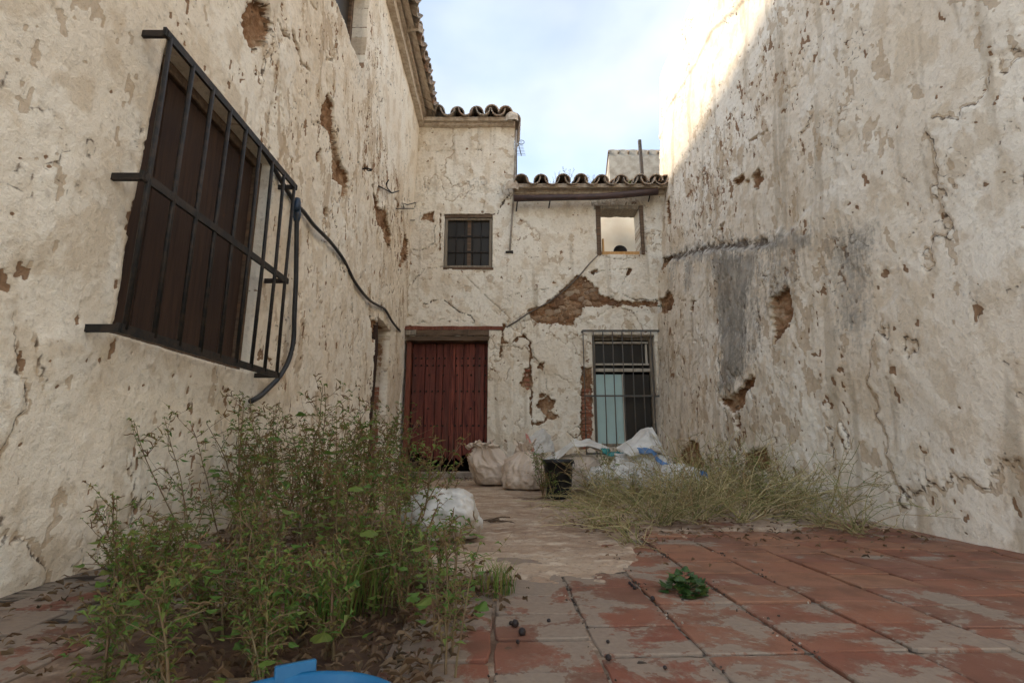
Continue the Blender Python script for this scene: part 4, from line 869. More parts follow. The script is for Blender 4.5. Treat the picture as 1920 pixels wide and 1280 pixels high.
Hr, att = relief(U, V, 11.3, peels, cracks, tans, greys, [([(1234, 484), (1300, 466), (1345, 457), (1450, 449), (1450, 461), (1345, 470), (1300, 478), (1236, 498)], .62)], onR, dens=-.13 - .12 * sstep(4.2, 2.4, U) + .19 * sstep(3.2, 3.9, V) * sstep(5.2, 4.4, V), aniso=(1.3, .7), depth=0.06, sk=(-.22, .9), rough=.65, calm=.45 + .55 * sstep(2.2, 5, U))
for k_ in ('flake', 'sliver'): att[k_] = att[k_] * (1 - .75 * sstep(4.5, 5.2, V))
Lg = [onR(*p) for p in ((1232, 490), (1300, 470), (1380, 460), (1440, 454))]; Lg.sort(); ly = [-3] + [p[0] for p in Lg] + [9]; lz = [Lg[0][1] - .3] + [p[1] for p in Lg] + [Lg[-1][1]]
Hr += 0.055 * sstep(.05, -.07, V - np.interp(U, ly, lz) + .09 * fbm(U * 4, V * 4, 3.3, 4, .6)) * sstep(3.0, 4.6, U)
Pr = [onR(*p) for p in ((1246, 250), (1255, 205), (1300, 130), (1340, 60), (1400, 0))]
Pr.sort(); Hr += 0.028 * sstep(-.02, .03, V - np.interp(U, [p[0] for p in Pr], [p[1] for p in Pr]) + .03 * fbm(U * 4, V * 4, 6.3, 3))
Hr += 0.035 * fbm(U * .5, V * .6, 12.0, 2)
rnd = np.maximum(0, V - (ZRT - .35)) / .35; Hr -= 0.28 * rnd ** 2; Hr -= 0.22 * (np.maximum(0, U - (YRE - .25)) / .25) ** 2
posR = lambda U, V, H: (XR(U, V) - H - RO.x, U - RO.y, V + .05 * fbm(U * 2, V * 0, 2.0, 4) * np.clip(V / ZRT, 0, 1) ** 8)
wallR = make_wall('wall', ur, vr, posR, Hr, [], (1, 0, 0), att, M['right'], rw)
mb = MB(); mb.box((2.35 + 2.15 - RO.x + .7, 3.95 - RO.y, 3.66), (3.6, 8.7, 7.3)); mb.build('body', M['plain'], rw)
to3R = lambda u, v: (float(XR(u, v)) - RO.x, u - RO.y, v)
for P_ in (peels[4], peels[5], peels[7]): place_stones([onR(*p) for p in P_], .10, to3R, (-1, 0, 0), wallR, 0.05)
to3L = lambda u, v: (float(XL(u, v)) - LO.x, u - LO.y, v)
for P_ in (cracks[:0]): pass

# ================================================================== THINGS ON THE ROOFS
YC = 10.0; c0, ct = atY(1141, 281, YC); c1 = 3.35; cb = 5.0
ch = thing('chimney_block', 'grey-white rooftop chimney block capped with wavy tiles behind the low roof', 'chimney', ((c0 + c1) / 2, YC + .2, cb))
mb = MB(); w2 = (c1 - c0) / 2; hh = ct - cb
mb.add([(-w2, -.2, 0), (w2, -.2, 0), (w2, -.2, hh), (-w2, -.2, hh), (-w2, .25, 0), (w2, .25, 0), (w2, .25, hh - .42), (-w2, .25, hh - .42)], [(0, 1, 2, 3), (5, 4, 7, 6), (3, 2, 6, 7), (0, 3, 7, 4), (1, 5, 6, 2)])
mb.build('shaft', M['grimy'], ch)
for k in range(6):
    o = put('cap_tile', TILE, ch, (-w2 + .10 + k * .215, -.25, hh - .075), (R(-38), 0, random.uniform(-.05, .05)), (1, 1.2, 1))
po = thing('metal_post', 'dark square metal post standing up from the low tiled roof', 'post', (0, 0, 0))
bx_, bz_ = atY(1203, 338, YB + .5); tx_, tz_ = atY(1201, 263, YB + .5); po.location = (bx_, YB + .5, bz_ - .15)
mb = MB(); mb.box(((tx_ - bx_) / 2, 0, (tz_ - bz_ + .15) / 2), (.055, .055, tz_ - bz_ + .15), (0, R(-1), 0)); bev(mb.build('shaft', M['steel'], po), .004)
an = thing('television_antenna', 'thin television antenna with comb of short rods beside the tall roof', 'antenna', (0, 0, 0))
YA = YB + 1.3; b0 = atY(968, 330, YA); b1 = atY(968, 249, YA); an.location = (b0[0], YA, b0[1])
mb = MB(); mb.tube([(0, 0, -.4), (b1[0] - b0[0], 0, b1[1] - b0[1])], .018, 6); mb.build('mast', M['steel'], an)
p0 = atY(970, 262, YA); p1 = atY(977, 310, YA)
P0 = Vector((p0[0] - b0[0], 0, p0[1] - b0[1])); P1 = Vector((p1[0] - b0[0], -.35, p1[1] - b0[1]))
mb = MB(); mb.tube([P0, P1], .009, 5); mb.build('boom', M['steel'], an)
for k in range(11):
    c = P0.lerp(P1, (k + .4) / 10.6); w_ = .085; mb = MB(); mb.tube([c + Vector((-w_, 0, 0)), c + Vector((w_, 0, 0))], .0045, 4); mb.build('rod', M['steel'], an)
c = P0.lerp(P1, .13); mb = MB(); mb.tube([c + Vector((.02 + .06 * math.cos(a_), .02, .045 * math.sin(a_))) + Vector((.05, 0, 0)) for a_ in np.linspace(-2.6, 2.6, 12)], .007, 5); mb.build('loop_dipole', M['steel'], an)

# ================================================================== HOSE
hs = thing('water_hose', 'black water hose strung along the flaking wall with blue coupling', 'hose', lpt(557, 390, .05))
HO = Vector(hs.location)
def smoothpts(P_, n=5):
    out = []
    for i in range(len(P_) - 1):
        p0_, p1_, p2_, p3_ = P_[max(i - 1, 0)], P_[i], P_[i + 1], P_[min(i + 2, len(P_) - 1)]
        for k in range(n):
            t_ = k / n; out.append(0.5 * ((2 * p1_) + (p2_ - p0_) * t_ + (2 * p0_ - 5 * p1_ + 4 * p2_ - p3_) * t_ ** 2 + (3 * p1_ - p0_ - 3 * p2_ + p3_) * t_ ** 3))
    return out + [P_[-1]]
def hosepart(P_, r_, off, name):
    pts = smoothpts([Vector(lpt(p[0], p[1], off)) - HO for p in P_]); mb = MB(); mb.tube(pts, r_, 8); return mb.build(name, M['hose'], hs, True)
hosepart([(470, 250), (500, 292), (525, 335), (545, 368), (556, 384), (570, 398), (590, 424), (618, 452), (645, 488), (665, 528), (690, 560), (708, 572), (722, 580), (735, 602), (750, 621)], .016, .035, 'pipe')
hosepart([(557, 398), (556, 440), (555, 520), (552, 590), (550, 640), (541, 676), (524, 706), (505, 726), (488, 742), (470, 752)], .017, .06, 'pipe')
for (px, py, l_) in ((557, 384, .05), (557, 403, .05)):
    mb = MB(); c = Vector(lpt(px, py, .055)) - HO; mb.tube([c + Vector((0, 0, -l_)), c + Vector((0, 0, -l_ * .4)), c + Vector((0, 0, l_ * .4)), c + Vector((0, 0, l_))], [.021, .027, .027, .02], 10); mb.build('coupling', M['coupling'], hs, True)

# ================================================================== SACKS
def sack(name, label, loc, size, rz, mats, seed, group=None, fold=.12, slump=.5, tilt=0, neck=None, parts=(), rings=84, segs=120):
    t_ = thing(name, label, 'sack', loc, rz, group)
    th = np.linspace(0, math.pi, rings); ph = np.linspace(0, 2 * math.pi, segs, endpoint=False); T, Pp = np.meshgrid(th, ph, indexing='ij')
    sp = lambda c, e: np.sign(c) * np.abs(c) ** e
    x = sp(np.sin(T), .6) * sp(np.cos(Pp), .55); y = sp(np.sin(T), .6) * sp(np.sin(Pp), .55); z = sp(np.cos(T), .75)
    if neck:
        k = sstep(.35, .95, z); f_ = 1 - k * (1 - neck[0]); fl = sstep(.86, 1.0, z); f_ = f_ + fl * neck[1] * (1 - 0); x *= f_; y *= f_; z = z + .35 * k
    n_ = fbm(x * 1.2 + seed, y * 1.2, z * 1.2 + seed, 3)
    wx = .35 * fbm(x * 1.5, y * 1.5 + seed, z * 1.5, 2); cr_a = np.abs(fbm(x * 2.0 + wx + seed * 2, y * 2.0, z * 1.5 + wx, 2, .5)); cr_b = np.abs(fbm(x * 4.5 + seed, y * 4.5 + wx * 3, z * 3.2 + seed, 2, .5)); cr_c = np.abs(fbm(x * 9 + seed, y * 9 - wx * 4, z * 7 + seed, 2, .5))
    rd = .55 - np.minimum(cr_a * 2.2, 1) ** .6 + .38 * (.5 - np.minimum(cr_b * 2.2, 1) ** .6) + .10 * (.5 - np.minimum(cr_c * 2.4, 1) ** .6)
    if neck: rd = rd + .8 * sstep(.1, .9, z) * np.sin(Pp * 9 + 4 * n_) * .5
    s_ = 1 + .15 * n_ + fold * rd * 1.0
    x, y = x * s_, y * s_; z = z * (1 + .12 * n_ + fold * .9 * rd)
    X_, Y_, Z_ = x * size[0] / 2, y * size[1] / 2, (z + 1) * size[2] / 2
    X_ = X_ + tilt * Z_; Z_ = np.where(Z_ < size[2] * .12, Z_ * .3, Z_ - size[2] * .084); Z_ = np.maximum(Z_, 0.004)
    v_ = np.stack([X_.ravel(), Y_.ravel(), Z_.ravel()], 1); fq = []
    I, J = np.meshgrid(np.arange(rings - 1), np.arange(segs), indexing='ij'); a_ = (I * segs + J).ravel(); b_ = (I * segs + (J + 1) % segs).ravel()
    me = np_mesh('bag', v_, np.stack([a_, b_, b_ + segs, a_ + segs], 1), {}, mats[0]); put('bag', me, t_)
    for (c, d, mk, nm, rot) in parts:
        mb = MB(); n = 10; vs = []
        for i in range(n + 1):
            s0 = i / n - .5
            for w_ in (-.5, -.17, .17, .5): vs.append((s0 * d[0], w_ * d[1], .03 * math.sin(s0 * 9 + seed) + .02 * math.cos(w_ * 5 + seed) + random.uniform(-.006, .006)))
        fs = [(i * 4 + q, i * 4 + q + 1, i * 4 + 5 + q, i * 4 + 4 + q) for i in range(n) for q in range(3)]
        mb.add(vs, fs); o = mb.build(nm, M[mk], t_, True); o.location = c; o.rotation_euler = rot
        so_ = o.modifiers.new('solid', 'SOLIDIFY'); so_.thickness = .006
    return t_
def tied_sack(label, loc, h, r0, neck_r, flare, lean, rz, mat, seed, squash=.8, pleats=11, neck_t=.72):
    t_ = thing('rubble_sack', label, 'sack', loc, rz); rings, segs = 90, 132
    T, Pp = np.meshgrid(np.linspace(0, 1, rings), np.linspace(0, 2 * math.pi, segs, endpoint=False), indexing='ij')
    prof_t = [0, .03, .10, .25, .45, .60, neck_t - .04, neck_t, neck_t + .04, .90, 1.0]; prof_r = [0.0, .70, .95, 1.03, .98, .80, neck_r * 1.25, neck_r, neck_r * 1.3, flare * .85, flare]
    prof_z = [0.0, .0, .03, .18, .42, .60, .76, .80, .84, .97, .99]
    rr = np.interp(T, prof_t, prof_r); zz = np.interp(T, prof_t, prof_z)
    n_ = fbm(np.cos(Pp) * 1.1 + seed, np.sin(Pp) * 1.1, zz * 1.6 + seed, 3); am = .03 + .42 * np.exp(-((T - neck_t) / .13) ** 2) * .55 + .16 * sstep(.8, 1, T)
    ph = Pp * pleats + 5 * fbm(np.cos(Pp) * .9 + seed, np.sin(Pp) * .9, zz * 1.1, 2) ; pl = 1 - 2 * np.abs(np.sin(ph * .5)) ** .8
    cr_a = np.minimum(np.abs(fbm(np.cos(Pp) * 1.8 + seed, np.sin(Pp) * 1.8, zz * 2.6 + seed, 2, .5)) * 2.4, 1) ** .6
    cr_b = np.minimum(np.abs(fbm(np.cos(Pp) * 4 + seed, np.sin(Pp) * 4, zz * 6 + seed, 2, .5)) * 2.4, 1) ** .6
    q = rr * (1 + .14 * n_ * sstep(1, .6, T) + am * pl + .09 * (.6 - cr_a) + .035 * (.6 - cr_b))
    k = sstep(.1, 1.0, T); X_ = q * r0 * np.cos(Pp) + lean[0] * k; Y_ = q * r0 * squash * np.sin(Pp) + lean[1] * k
    Z_ = zz * h * (1 + .05 * n_) + .04 * h * pl * sstep(.85, 1, T) + .16 * h * fbm(np.cos(Pp) * 1.5, np.sin(Pp) * 1.5, seed, 2) * sstep(.85, 1, T) - lean[2] * sstep(.7, 1, T)
    Z_ = np.maximum(Z_, .003 + .004 * np.abs(n_))
    I, J = np.meshgrid(np.arange(rings - 1), np.arange(segs), indexing='ij'); a_ = (I * segs + J).ravel(); b_ = (I * segs + (J + 1) % segs).ravel()
    o = put('bag', np_mesh('bag', np.stack([X_.ravel(), Y_.ravel(), Z_.ravel()], 1), np.stack([a_, b_, b_ + segs, a_ + segs], 1), {}, mat), t_)
    so_ = o.modifiers.new('solid', 'SOLIDIFY'); so_.thickness = .003; return t_
def flap(parent, pts_rows, mat, name, seed):
    """a loose crumpled sheet through rows of control points"""
    Rr = len(pts_rows); nu_, nv_ = 26, 26; P_ = np.array(pts_rows, float)
    def lerp_rows(a_, t_):
        k = t_ * (a_.shape[0] - 1); i = np.minimum(k.astype(int), a_.shape[0] - 2); f_ = (k - i)[:, None, None]; f_ = f_ * f_ * (3 - 2 * f_); return a_[i] * (1 - f_) + a_[i + 1] * f_
    q = lerp_rows(P_, np.linspace(0, 1, nu_)); q = lerp_rows(q.transpose(1, 0, 2), np.linspace(0, 1, nv_)).transpose(1, 0, 2)
    rd = 1 - 2 * np.abs(fbm(q[..., 0] * 9 + seed, q[..., 1] * 9, q[..., 2] * 7, 4, .55)); q = q + rd[..., None] * np.array([.006, -.014, .016]) + rng.normal(size=q.shape) * .0012
    I, J = np.meshgrid(np.arange(nu_ - 1), np.arange(nv_ - 1), indexing='ij'); a_ = (I * nv_ + J).ravel()
    me = np_mesh(name, q.reshape(-1, 3), np.stack([a_, a_ + nv_, a_ + nv_ + 1, a_ + 1], 1), {}, mat); o = put(name, me, parent)
    so_ = o.modifiers.new('solid', 'SOLIDIFY'); so_.thickness = .004; return o
def G(px, py): x, y = ground(px, py); return (x, y, 0.012)
sack('rubble_sack', 'white plastic sack lying alone on the bare floor beside the weeds', G(838, 1012), (.37, .30, .26), R(-12), [M['sack_white']], 3.3, fold=.055, tilt=-.18)
s1 = tied_sack('tan rubble sack with wide open mouth drooping in front of the red door', G(932, 910), .54, .27, .44, .60, (-.22, -.08, .05), R(10), M['sack_tan'], 5.1, neck_t=.66)
s2 = tied_sack('tan rubble sack tied at the neck, slumped beside the black bucket', G(984, 919), .50, .25, .20, .48, (.0, .03, .0), R(-20), M['sack_tan'], 8.7)
s3 = sack('rubble_sack', 'pale sack with red print propped against the wall behind tan sacks', G(985, 900), (.44, .22, .52), R(6), [M['sack_tan']], 12.4, fold=.10, tilt=.12)
flap(s3, [[(-.02, -.13, .62), (.0, -.16, .48), (.02, -.16, .36)], [(.04, -.12, .58), (.08, -.17, .46), (.10, -.16, .38)]], M['sack_red'], 'red_print', 3.1)
flap(s3, [[(.0, -.02, .52), (.02, -.10, .40), (.06, -.14, .30)], [(.12, .02, .62), (.16, -.06, .50), (.18, -.12, .34)], [(.24, .05, .70), (.30, -.02, .55), (.30, -.10, .36)], [(.36, .08, .60), (.40, .0, .46), (.40, -.06, .34)]], M['sack_white'], 'white_fold', 9.4)
s4 = sack('rubble_sack', 'white open sack draped over rubble behind the black bucket', (atY(1075, 870, 5.3)[0], 5.3, .012), (.62, .42, .46), R(4), [M['sack_tan']], 15.2, fold=.14)
flap(s4, [[(-.42, -.26, .36), (-.36, -.05, .36), (-.30, .1, .34)], [(-.24, -.30, .36), (-.18, -.12, .47), (-.14, .06, .46)], [(-.06, -.30, .52), (-.02, -.14, .60), (.02, .04, .54)], [(.10, -.26, .52), (.16, -.12, .60), (.2, .05, .5)], [(.34, -.2, .46), (.40, -.08, .50), (.40, .08, .42)]], M['sack_white'], 'mouth', 4.4)
flap(s4, [[(.26, -.24, .50), (.28, -.26, .44)], [(.52, -.22, .44), (.54, -.24, .38)]], M['sack_teal'], 'teal_edge', 7.4)
s5 = sack('rubble_sack', 'largest white sack with blue print strip slumped under the barred window', (atY(1205, 880, 5.0)[0], 5.0, .012), (.66, .46, .50), R(-8), [M['sack_white']], 18.8, fold=.15, tilt=-.05)
flap(s5, [[(-.28, -.05, .50), (-.22, -.18, .46), (-.15, -.26, .40)], [(-.10, .0, .60), (-.06, -.14, .56), (-.04, -.26, .44)], [(.02, .04, .72), (.06, -.10, .66), (.08, -.22, .50)], [(.12, .06, .72), (.16, -.06, .62), (.18, -.18, .46)], [(.18, .06, .52), (.22, -.04, .46), (.24, -.14, .36)]], M['sack_white'], 'mouth', 5.9)
flap(s5, [[(-.08, -.29, .50), (-.06, -.31, .45)], [(.06, -.29, .49), (.06, -.31, .44)], [(.14, -.29, .41), (.12, -.31, .35)], [(.27, -.28, .29), (.22, -.30, .26)]], M['sack_blue'], 'blue_strip', 1.9)
s6 = sack('rubble_sack', 'small white sack between the barred window and the dry weeds', (atY(1265, 890, 4.75)[0], 4.75, .012), (.46, .38, .36), R(18), [M['sack_white']], 22.1, fold=.10)
flap(s6, [[(.16, -.18, .28), (.20, -.20, .20)], [(.26, -.14, .24), (.28, -.17, .12)]], M['sack_blue'], 'blue_corner', 8.9)
sack('rubble_sack', 'white sack lying low in front of the blue-striped sack, half hidden by weeds', (atY(1150, 900, 4.8)[0], 4.8, .012), (.46, .36, .30), R(-14), [M['sack_white']], 25.6, fold=.14)

# ================================================================== BUCKETS
for o_ in (s4, s5, s6): o_.scale = (.9, .9, .86)
bk = thing('bucket', 'black plastic bucket with a leafy plant growing in front of the sacks', 'bucket', G(1048, 936))
mb = MB(); mb.lathe([(.001, .0), (.108, .0), (.112, .02), (.130, .30), (.142, .30), (.142, .335), (.133, .335), (.128, .30), (.105, .02), (.001, .02)], 28); mb.build('body', M['blackplastic'], bk, True)
mb = MB(); mb.tube([(.142 * math.cos(a_), -.03 - .06 * math.sin(a_) * 0 - .145 * math.sin(a_), .31 - .10 * math.sin(a_)) for a_ in np.linspace(0, math.pi, 14)], .003, 5); mb.build('handle', M['iron'], bk)
zb = .17; bx0, by0 = ground(628, 1258, zb); br = .135
bb = thing('bucket', 'bright blue plastic bucket in front of the leafy weeds', 'bucket', (bx0 - .005, by0 - br, 0.002))
mb = MB(); mb.lathe([(.001, 0), (br * .74, 0), (br * .76, .01), (br * .94, zb - .02), (br * .95, zb - .018), (br, zb - .016), (br * 1.005, zb - .003), (br * .985, zb), (br * .955, zb - .004), (br * .73, .012), (.001, .012)], 56); mb.build('body', M['blueplastic'], bb, True)
tx, ty = ground(552, 1258, zb + .002); Lx, Ly = ground(511, 1272, zb), ground(590, 1256, zb)
mb = MB(); c = Vector(((Lx[0] + Ly[0]) / 2 - bb.location.x, (Lx[1] + Ly[1]) / 2 - bb.location.y + .004, zb)); ang = math.atan2(Ly[1] - Lx[1], Ly[0] - Lx[0])
mb.box(c, (math.hypot(Ly[0] - Lx[0], Ly[1] - Lx[1]), .012, .022), (R(-12), 0, ang)); bev(mb.build('handle_lug', M['blueplastic'], bb), .002, 2)

# ================================================================== PLANTS
def leaf(mb, base, d, L, w, droop, mi, curl=.15):
    d = Vector(d).normalized(); side = d.cross(Vector((0, 0, 1)))
    if side.length < .05: side = Vector((1, 0, 0))
    side.normalize(); up = side.cross(d).normalized(); a_ = random.uniform(-.6, .6); side = side * math.cos(a_) + up * math.sin(a_); up = side.cross(d)
    b = Vector(base); m1 = b + d * L * .45 + up * L * .06; t_ = b + d * L * .95 - Vector((0, 0, droop * L))
    q = up * w * curl * 2
    mb.add([b, m1 + side * w * .5 + q, m1, m1 - side * w * .5 + q, t_], [(0, 2, 1), (0, 3, 2), (2, 4, 1), (2, 3, 4)], mi)
def lobed(mb, base, d, S, mi):
    """broad lobed leaf on a short stalk"""
    d = Vector(d).normalized(); side = d.cross(Vector((0, 0, 1)))
    if side.length < .05: side = Vector((1, 0, 0))
    side.normalize(); up = side.cross(d).normalized(); c = Vector(base) + d * S * .45; ring = []; n = 13
    for i in range(n):
        a_ = -2.5 + 5.0 * i / (n - 1); r_ = S * .52 * (1.0 + .20 * math.cos(a_ * 3.77) ) * random.uniform(.92, 1.06)
        ring.append(c + d * math.cos(a_) * r_ + side * math.sin(a_) * r_ + up * (S * .10 * math.cos(2 * a_) + random.uniform(-.02, .02) * S))
    vs = [Vector(base)] + ring; mb.add(vs, [(0, i, i + 1) for i in range(1, n)], mi)
def stem_path(p, d, L, n, wig, grav):
    pts = [Vector(p)]; d = Vector(d).normalized()
    for i in range(n):
        d = (d + Vector((random.uniform(-wig, wig), random.uniform(-wig, wig), random.uniform(-wig, wig) + grav))).normalized(); pts.append(pts[-1] + d * L / n)
    return pts
def weed_mesh(seed, Hh, spread=.5, seedy=.6, nbr=9, broad=5):
    random.seed(seed); st = MB(); fo = MB(); ls = .5 + .5 * min(1, Hh / .8)
    for m_ in range(random.randint(2, 3)):
        az = random.uniform(0, 6.28); ln = random.uniform(.05, spread); d = Vector((math.cos(az) * ln, math.sin(az) * ln, 1))
        main = stem_path((random.uniform(-.03, .03), random.uniform(-.03, .03), 0), d, Hh * random.uniform(.75, 1.0), 9, .12, .03)
        st.tube(main, [.0052 - .0036 * i / 9 for i in range(10)], 4, 0, False)
        brs = [(main[i], main) for i in range(2, 10)]
        for k in range(nbr):
            i = random.randint(2, 8); b = main[i]; a2 = random.uniform(0, 6.28); dd = Vector((math.cos(a2), math.sin(a2), random.uniform(.5, 1.3)))
            L = Hh * random.uniform(.14, .36); br_ = stem_path(b, dd, L, 6, .22, .03); st.tube(br_, [.0022 - .0015 * q / 6 for q in range(7)], 3, 0, False)
            for q in range(1, 7):
                for _ in range(random.randint(0, 2)):
                    a3 = random.uniform(0, 6.28); leaf(fo, br_[q], (math.cos(a3), math.sin(a3), random.uniform(-.2, .7)), ls * random.uniform(.020, .056), ls * random.uniform(.009, .022), random.uniform(0, .5), 0)
            if random.random() < seedy:      # curled seed spikes at the tip
                for _ in range(random.randint(2, 4)):
                    sp = stem_path(br_[-1 - random.randint(0, 2)], Vector((random.uniform(-1, 1), random.uniform(-1, 1), random.uniform(.2, 1.4))), ls * random.uniform(.025, .065), 5, .5, -.1)
                    fo.tube(sp, [ls * q_ for q_ in (.0022, .0034, .0036, .0030, .0022, .001)], 4, 1, False)
        for i in range(2, 10):
            for _ in range(2):
                a3 = random.uniform(0, 6.28); leaf(fo, main[i], (math.cos(a3), math.sin(a3), random.uniform(-.1, .7)), ls * random.uniform(.02, .06), ls * random.uniform(.008, .022), random.uniform(0, .5), 0)
    for k in range(broad):
        az = random.uniform(0, 6.28); r_ = random.uniform(.02, .10) * ls; p = Vector((math.cos(az) * r_, math.sin(az) * r_, random.uniform(.15, .85) * Hh)); az += random.uniform(-.6, .6)
        q = p + Vector((math.cos(az), math.sin(az), .2)) * .05; st.tube([p * .6 + Vector((0, 0, p.z * .35)), p, q], [.0016, .0014, .001], 3, 0, False); lobed(fo, q, (math.cos(az), math.sin(az), random.uniform(-.5, .35)), ls * random.uniform(.03, .07), 2)
    return st.mesh('stem', M['stem'], True), fo.mesh('foliage', [M['leaf'], M['seed'], M['broad']], False)
def wiry_mesh(seed, Rr, Hh, n=34, lean=(0, 0)):
    random.seed(seed); st = MB(); fo = MB()
    for k in range(n):
        az = random.uniform(0, 6.28); el = random.uniform(.15, 1.4) if lean[0] else random.uniform(.45, 1.45); d = Vector((math.cos(az) + lean[0], math.sin(az) + lean[1], math.tan(min(el, 1.3)) * .8))
        main = stem_path((random.uniform(-.05, .05), random.uniform(-.05, .05), 0), d, Rr * random.uniform(.5, 1.1), 10, .24, -.045)
        main = [Vector((p.x, p.y, max(.006, min(p.z, Hh)))) for p in main]; st.tube(main, [.0038 - .0022 * i / 10 for i in range(11)], 3, 0, False)
        for q in range(3):
            b = main[random.randint(3, 9)]; a2 = random.uniform(0, 6.28); br_ = stem_path(b, (math.cos(a2), math.sin(a2), random.uniform(-.2, .9)), Rr * random.uniform(.12, .32), 5, .4, -.05)
            br_ = [Vector((p.x, p.y, max(.005, p.z))) for p in br_]; st.tube(br_, [.0025, .0022, .0019, .0017, .0015, .0012], 3, 0, False)
            for w in range(2, 6):
                if random.random() < .6: a3 = random.uniform(0, 6.28); leaf(fo, br_[w], (math.cos(a3), math.sin(a3), random.uniform(-.9, .5)), random.uniform(.012, .032), .006, .2, 0)
        if random.random() < .35: leaf(fo, main[6], (random.uniform(-1, 1), random.uniform(-1, 1), .4), random.uniform(.03, .05), .014, .3, 1)
    return st.mesh('stem', M['wire'], False), fo.mesh('foliage', [M['pod'], M['leaf']], False)
def bush_mesh(seed, Rr, Hh, n, S, mat, lob=True):
    random.seed(seed); fo = MB(); st = MB()
    for k in range(n):
        a_ = random.uniform(0, 6.28); r_ = Rr * math.sqrt(random.random()) ; z = Hh * (1 - (r_ / Rr) ** 2) * random.uniform(.35, 1.0) + .005; p = Vector((r_ * math.cos(a_), r_ * math.sin(a_), z))
        d = (math.cos(a_), math.sin(a_), random.uniform(-.5, .6))
        if lob: lobed(fo, p, d, S * random.uniform(.6, 1.2), 0)
        else: leaf(fo, p, d, S * random.uniform(.7, 1.3), S * .35, .2, 0)
        if k % 3 == 0: st.tube([(0, 0, 0), p * .5 + Vector((0, 0, z * .2)), p], .0013, 3, 0, False)
    return st.mesh('stem', M['stem'], False), fo.mesh('foliage', mat, False)
def grass_mesh(seed, n, L):
    random.seed(seed); fo = MB()
    for k in range(n):
        a_ = random.uniform(0, 6.28); b = Vector((random.uniform(-.05, .05), random.uniform(-.05, .05), 0)); h_ = L * random.uniform(.5, 1.1); o = Vector((math.cos(a_), math.sin(a_), 0)); s_ = Vector((-o.y, o.x, 0)) * .0022
        m1 = b + o * h_ * .12 + Vector((0, 0, h_ * .55)); t_ = b + o * h_ * random.uniform(.3, .6) + Vector((0, 0, h_ * .85)); fo.add([b - s_, b + s_, m1 + s_, m1 - s_, t_], [(0, 1, 2, 3), (3, 2, 4)], 0)
    return None, fo.mesh('foliage', M['leaf'], False)
def plant(name, label, loc, meshes, sc=1.0, rz=None, group=None, cat='plant', tilt=(0, 0)):
    t_ = thing(name, label, cat, loc, 0, group); t_.rotation_euler = (tilt[0], tilt[1], random.uniform(0, 6.28) if rz is None else rz); t_.scale = (sc,) * 3
    if meshes[0]: put('stem', meshes[0], t_)
    put('foliage', meshes[1], t_); return t_
TALL = [weed_mesh(100 + k, .85, .45, .7, 8, 10) for k in range(5)]; MIDW = [weed_mesh(200 + k, .5, .6, .4, 7, 12) for k in range(5)]; LOW = [weed_mesh(300 + k, .28, .8, .3, 8, 8) for k in range(3)]
GRASS = [grass_mesh(400 + k, 46, .24) for k in range(2)]
random.seed(21)
GL = 'weeds crowding the foot of the flaking wall'
# tall ones (photo pixel of top, distance)
for (px, Y_, h_) in ((500, 3.1, .80), (535, 3.4, .72), (575, 3.2, .86), (610, 3.7, .72), (640, 3.3, .78), (668, 3.5, .80), (700, 3.6, .84), (722, 3.2, .70), (745, 3.5, .66), (590, 2.7, .66), (520, 2.6, .68), (480, 2.8, .74), (650, 2.8, .62), (700, 2.8, .62), (750, 3.0, .52), (785, 3.1, .42), (440, 2.5, .72), (410, 2.9, .7), (380, 2.3, .66), (560, 3.9, .68), (690, 4.1, .62), (620, 2.45, .58)):
    a_, b_, c_ = ray(px, 900); x = a_ / b_ * Y_; x = max(x, float(XL(Y_, .3)) + .10)
    plant('tall_weed', 'tall branching weed with brown seed spikes among the leafy weeds', (x, Y_, 0), random.choice(TALL), h_ / .85, group=GL, cat='weed')
for k in range(27):
    Y_ = random.uniform(1.35, 3.3) if k < 19 else random.uniform(1.3, 2.1); e = float(np.interp(Y_, [1.2, 2.0, 3.2], [-.19, -.34, -.52])); x = random.uniform(max(-1.45, -Y_ * .95), e)
    plant('leafy_weed', 'knee-high leafy weed with lobed green leaves in the undergrowth', (x, Y_, 0), random.choice(MIDW), float(np.interp(Y_, [1.2, 3.3], [.62, 1.15])) * random.uniform(.8, 1.15), group=GL, cat='weed')
for k in range(30):
    Y_ = random.uniform(1.0, 1.9); x = random.uniform(-Y_ * .72, -.17)
    plant('low_weed', 'low spreading weed on the tiles among dead leaves', (x, Y_, 0), random.choice(LOW), random.uniform(.55, 1.0), group=GL, cat='weed')
for (px, py) in ((845, 1265), (838, 1230), (826, 1200)):
    x, y, z = G(px, py); plant('leafy_weed', 'slender upright weed at the edge of the red tiles beside the leafy weeds', (x, y, 0), MIDW[1], .62, group='slender weeds at the tile edge', cat='weed')
for (px, py, s_) in ((930, 1118, .62), (905, 1112, .6), (945, 1112, .5)):
    x, y, z = G(px, py); plant('grass_tuft', 'short grass tuft on the floor at the edge of the dead leaves', (x, y, 0), random.choice(GRASS), s_, group='grass tufts by the dead leaves', cat='grass')
for (px, py) in ((640, 1160), (625, 1175), (700, 1150), (560, 1180)):
    x, y, z = G(px, py); plant('grass_tuft', 'long green grass tuft growing among the leafy weeds', (x, y, 0), random.choice(GRASS), 1.0, group='grass tufts in the weeds', cat='grass')
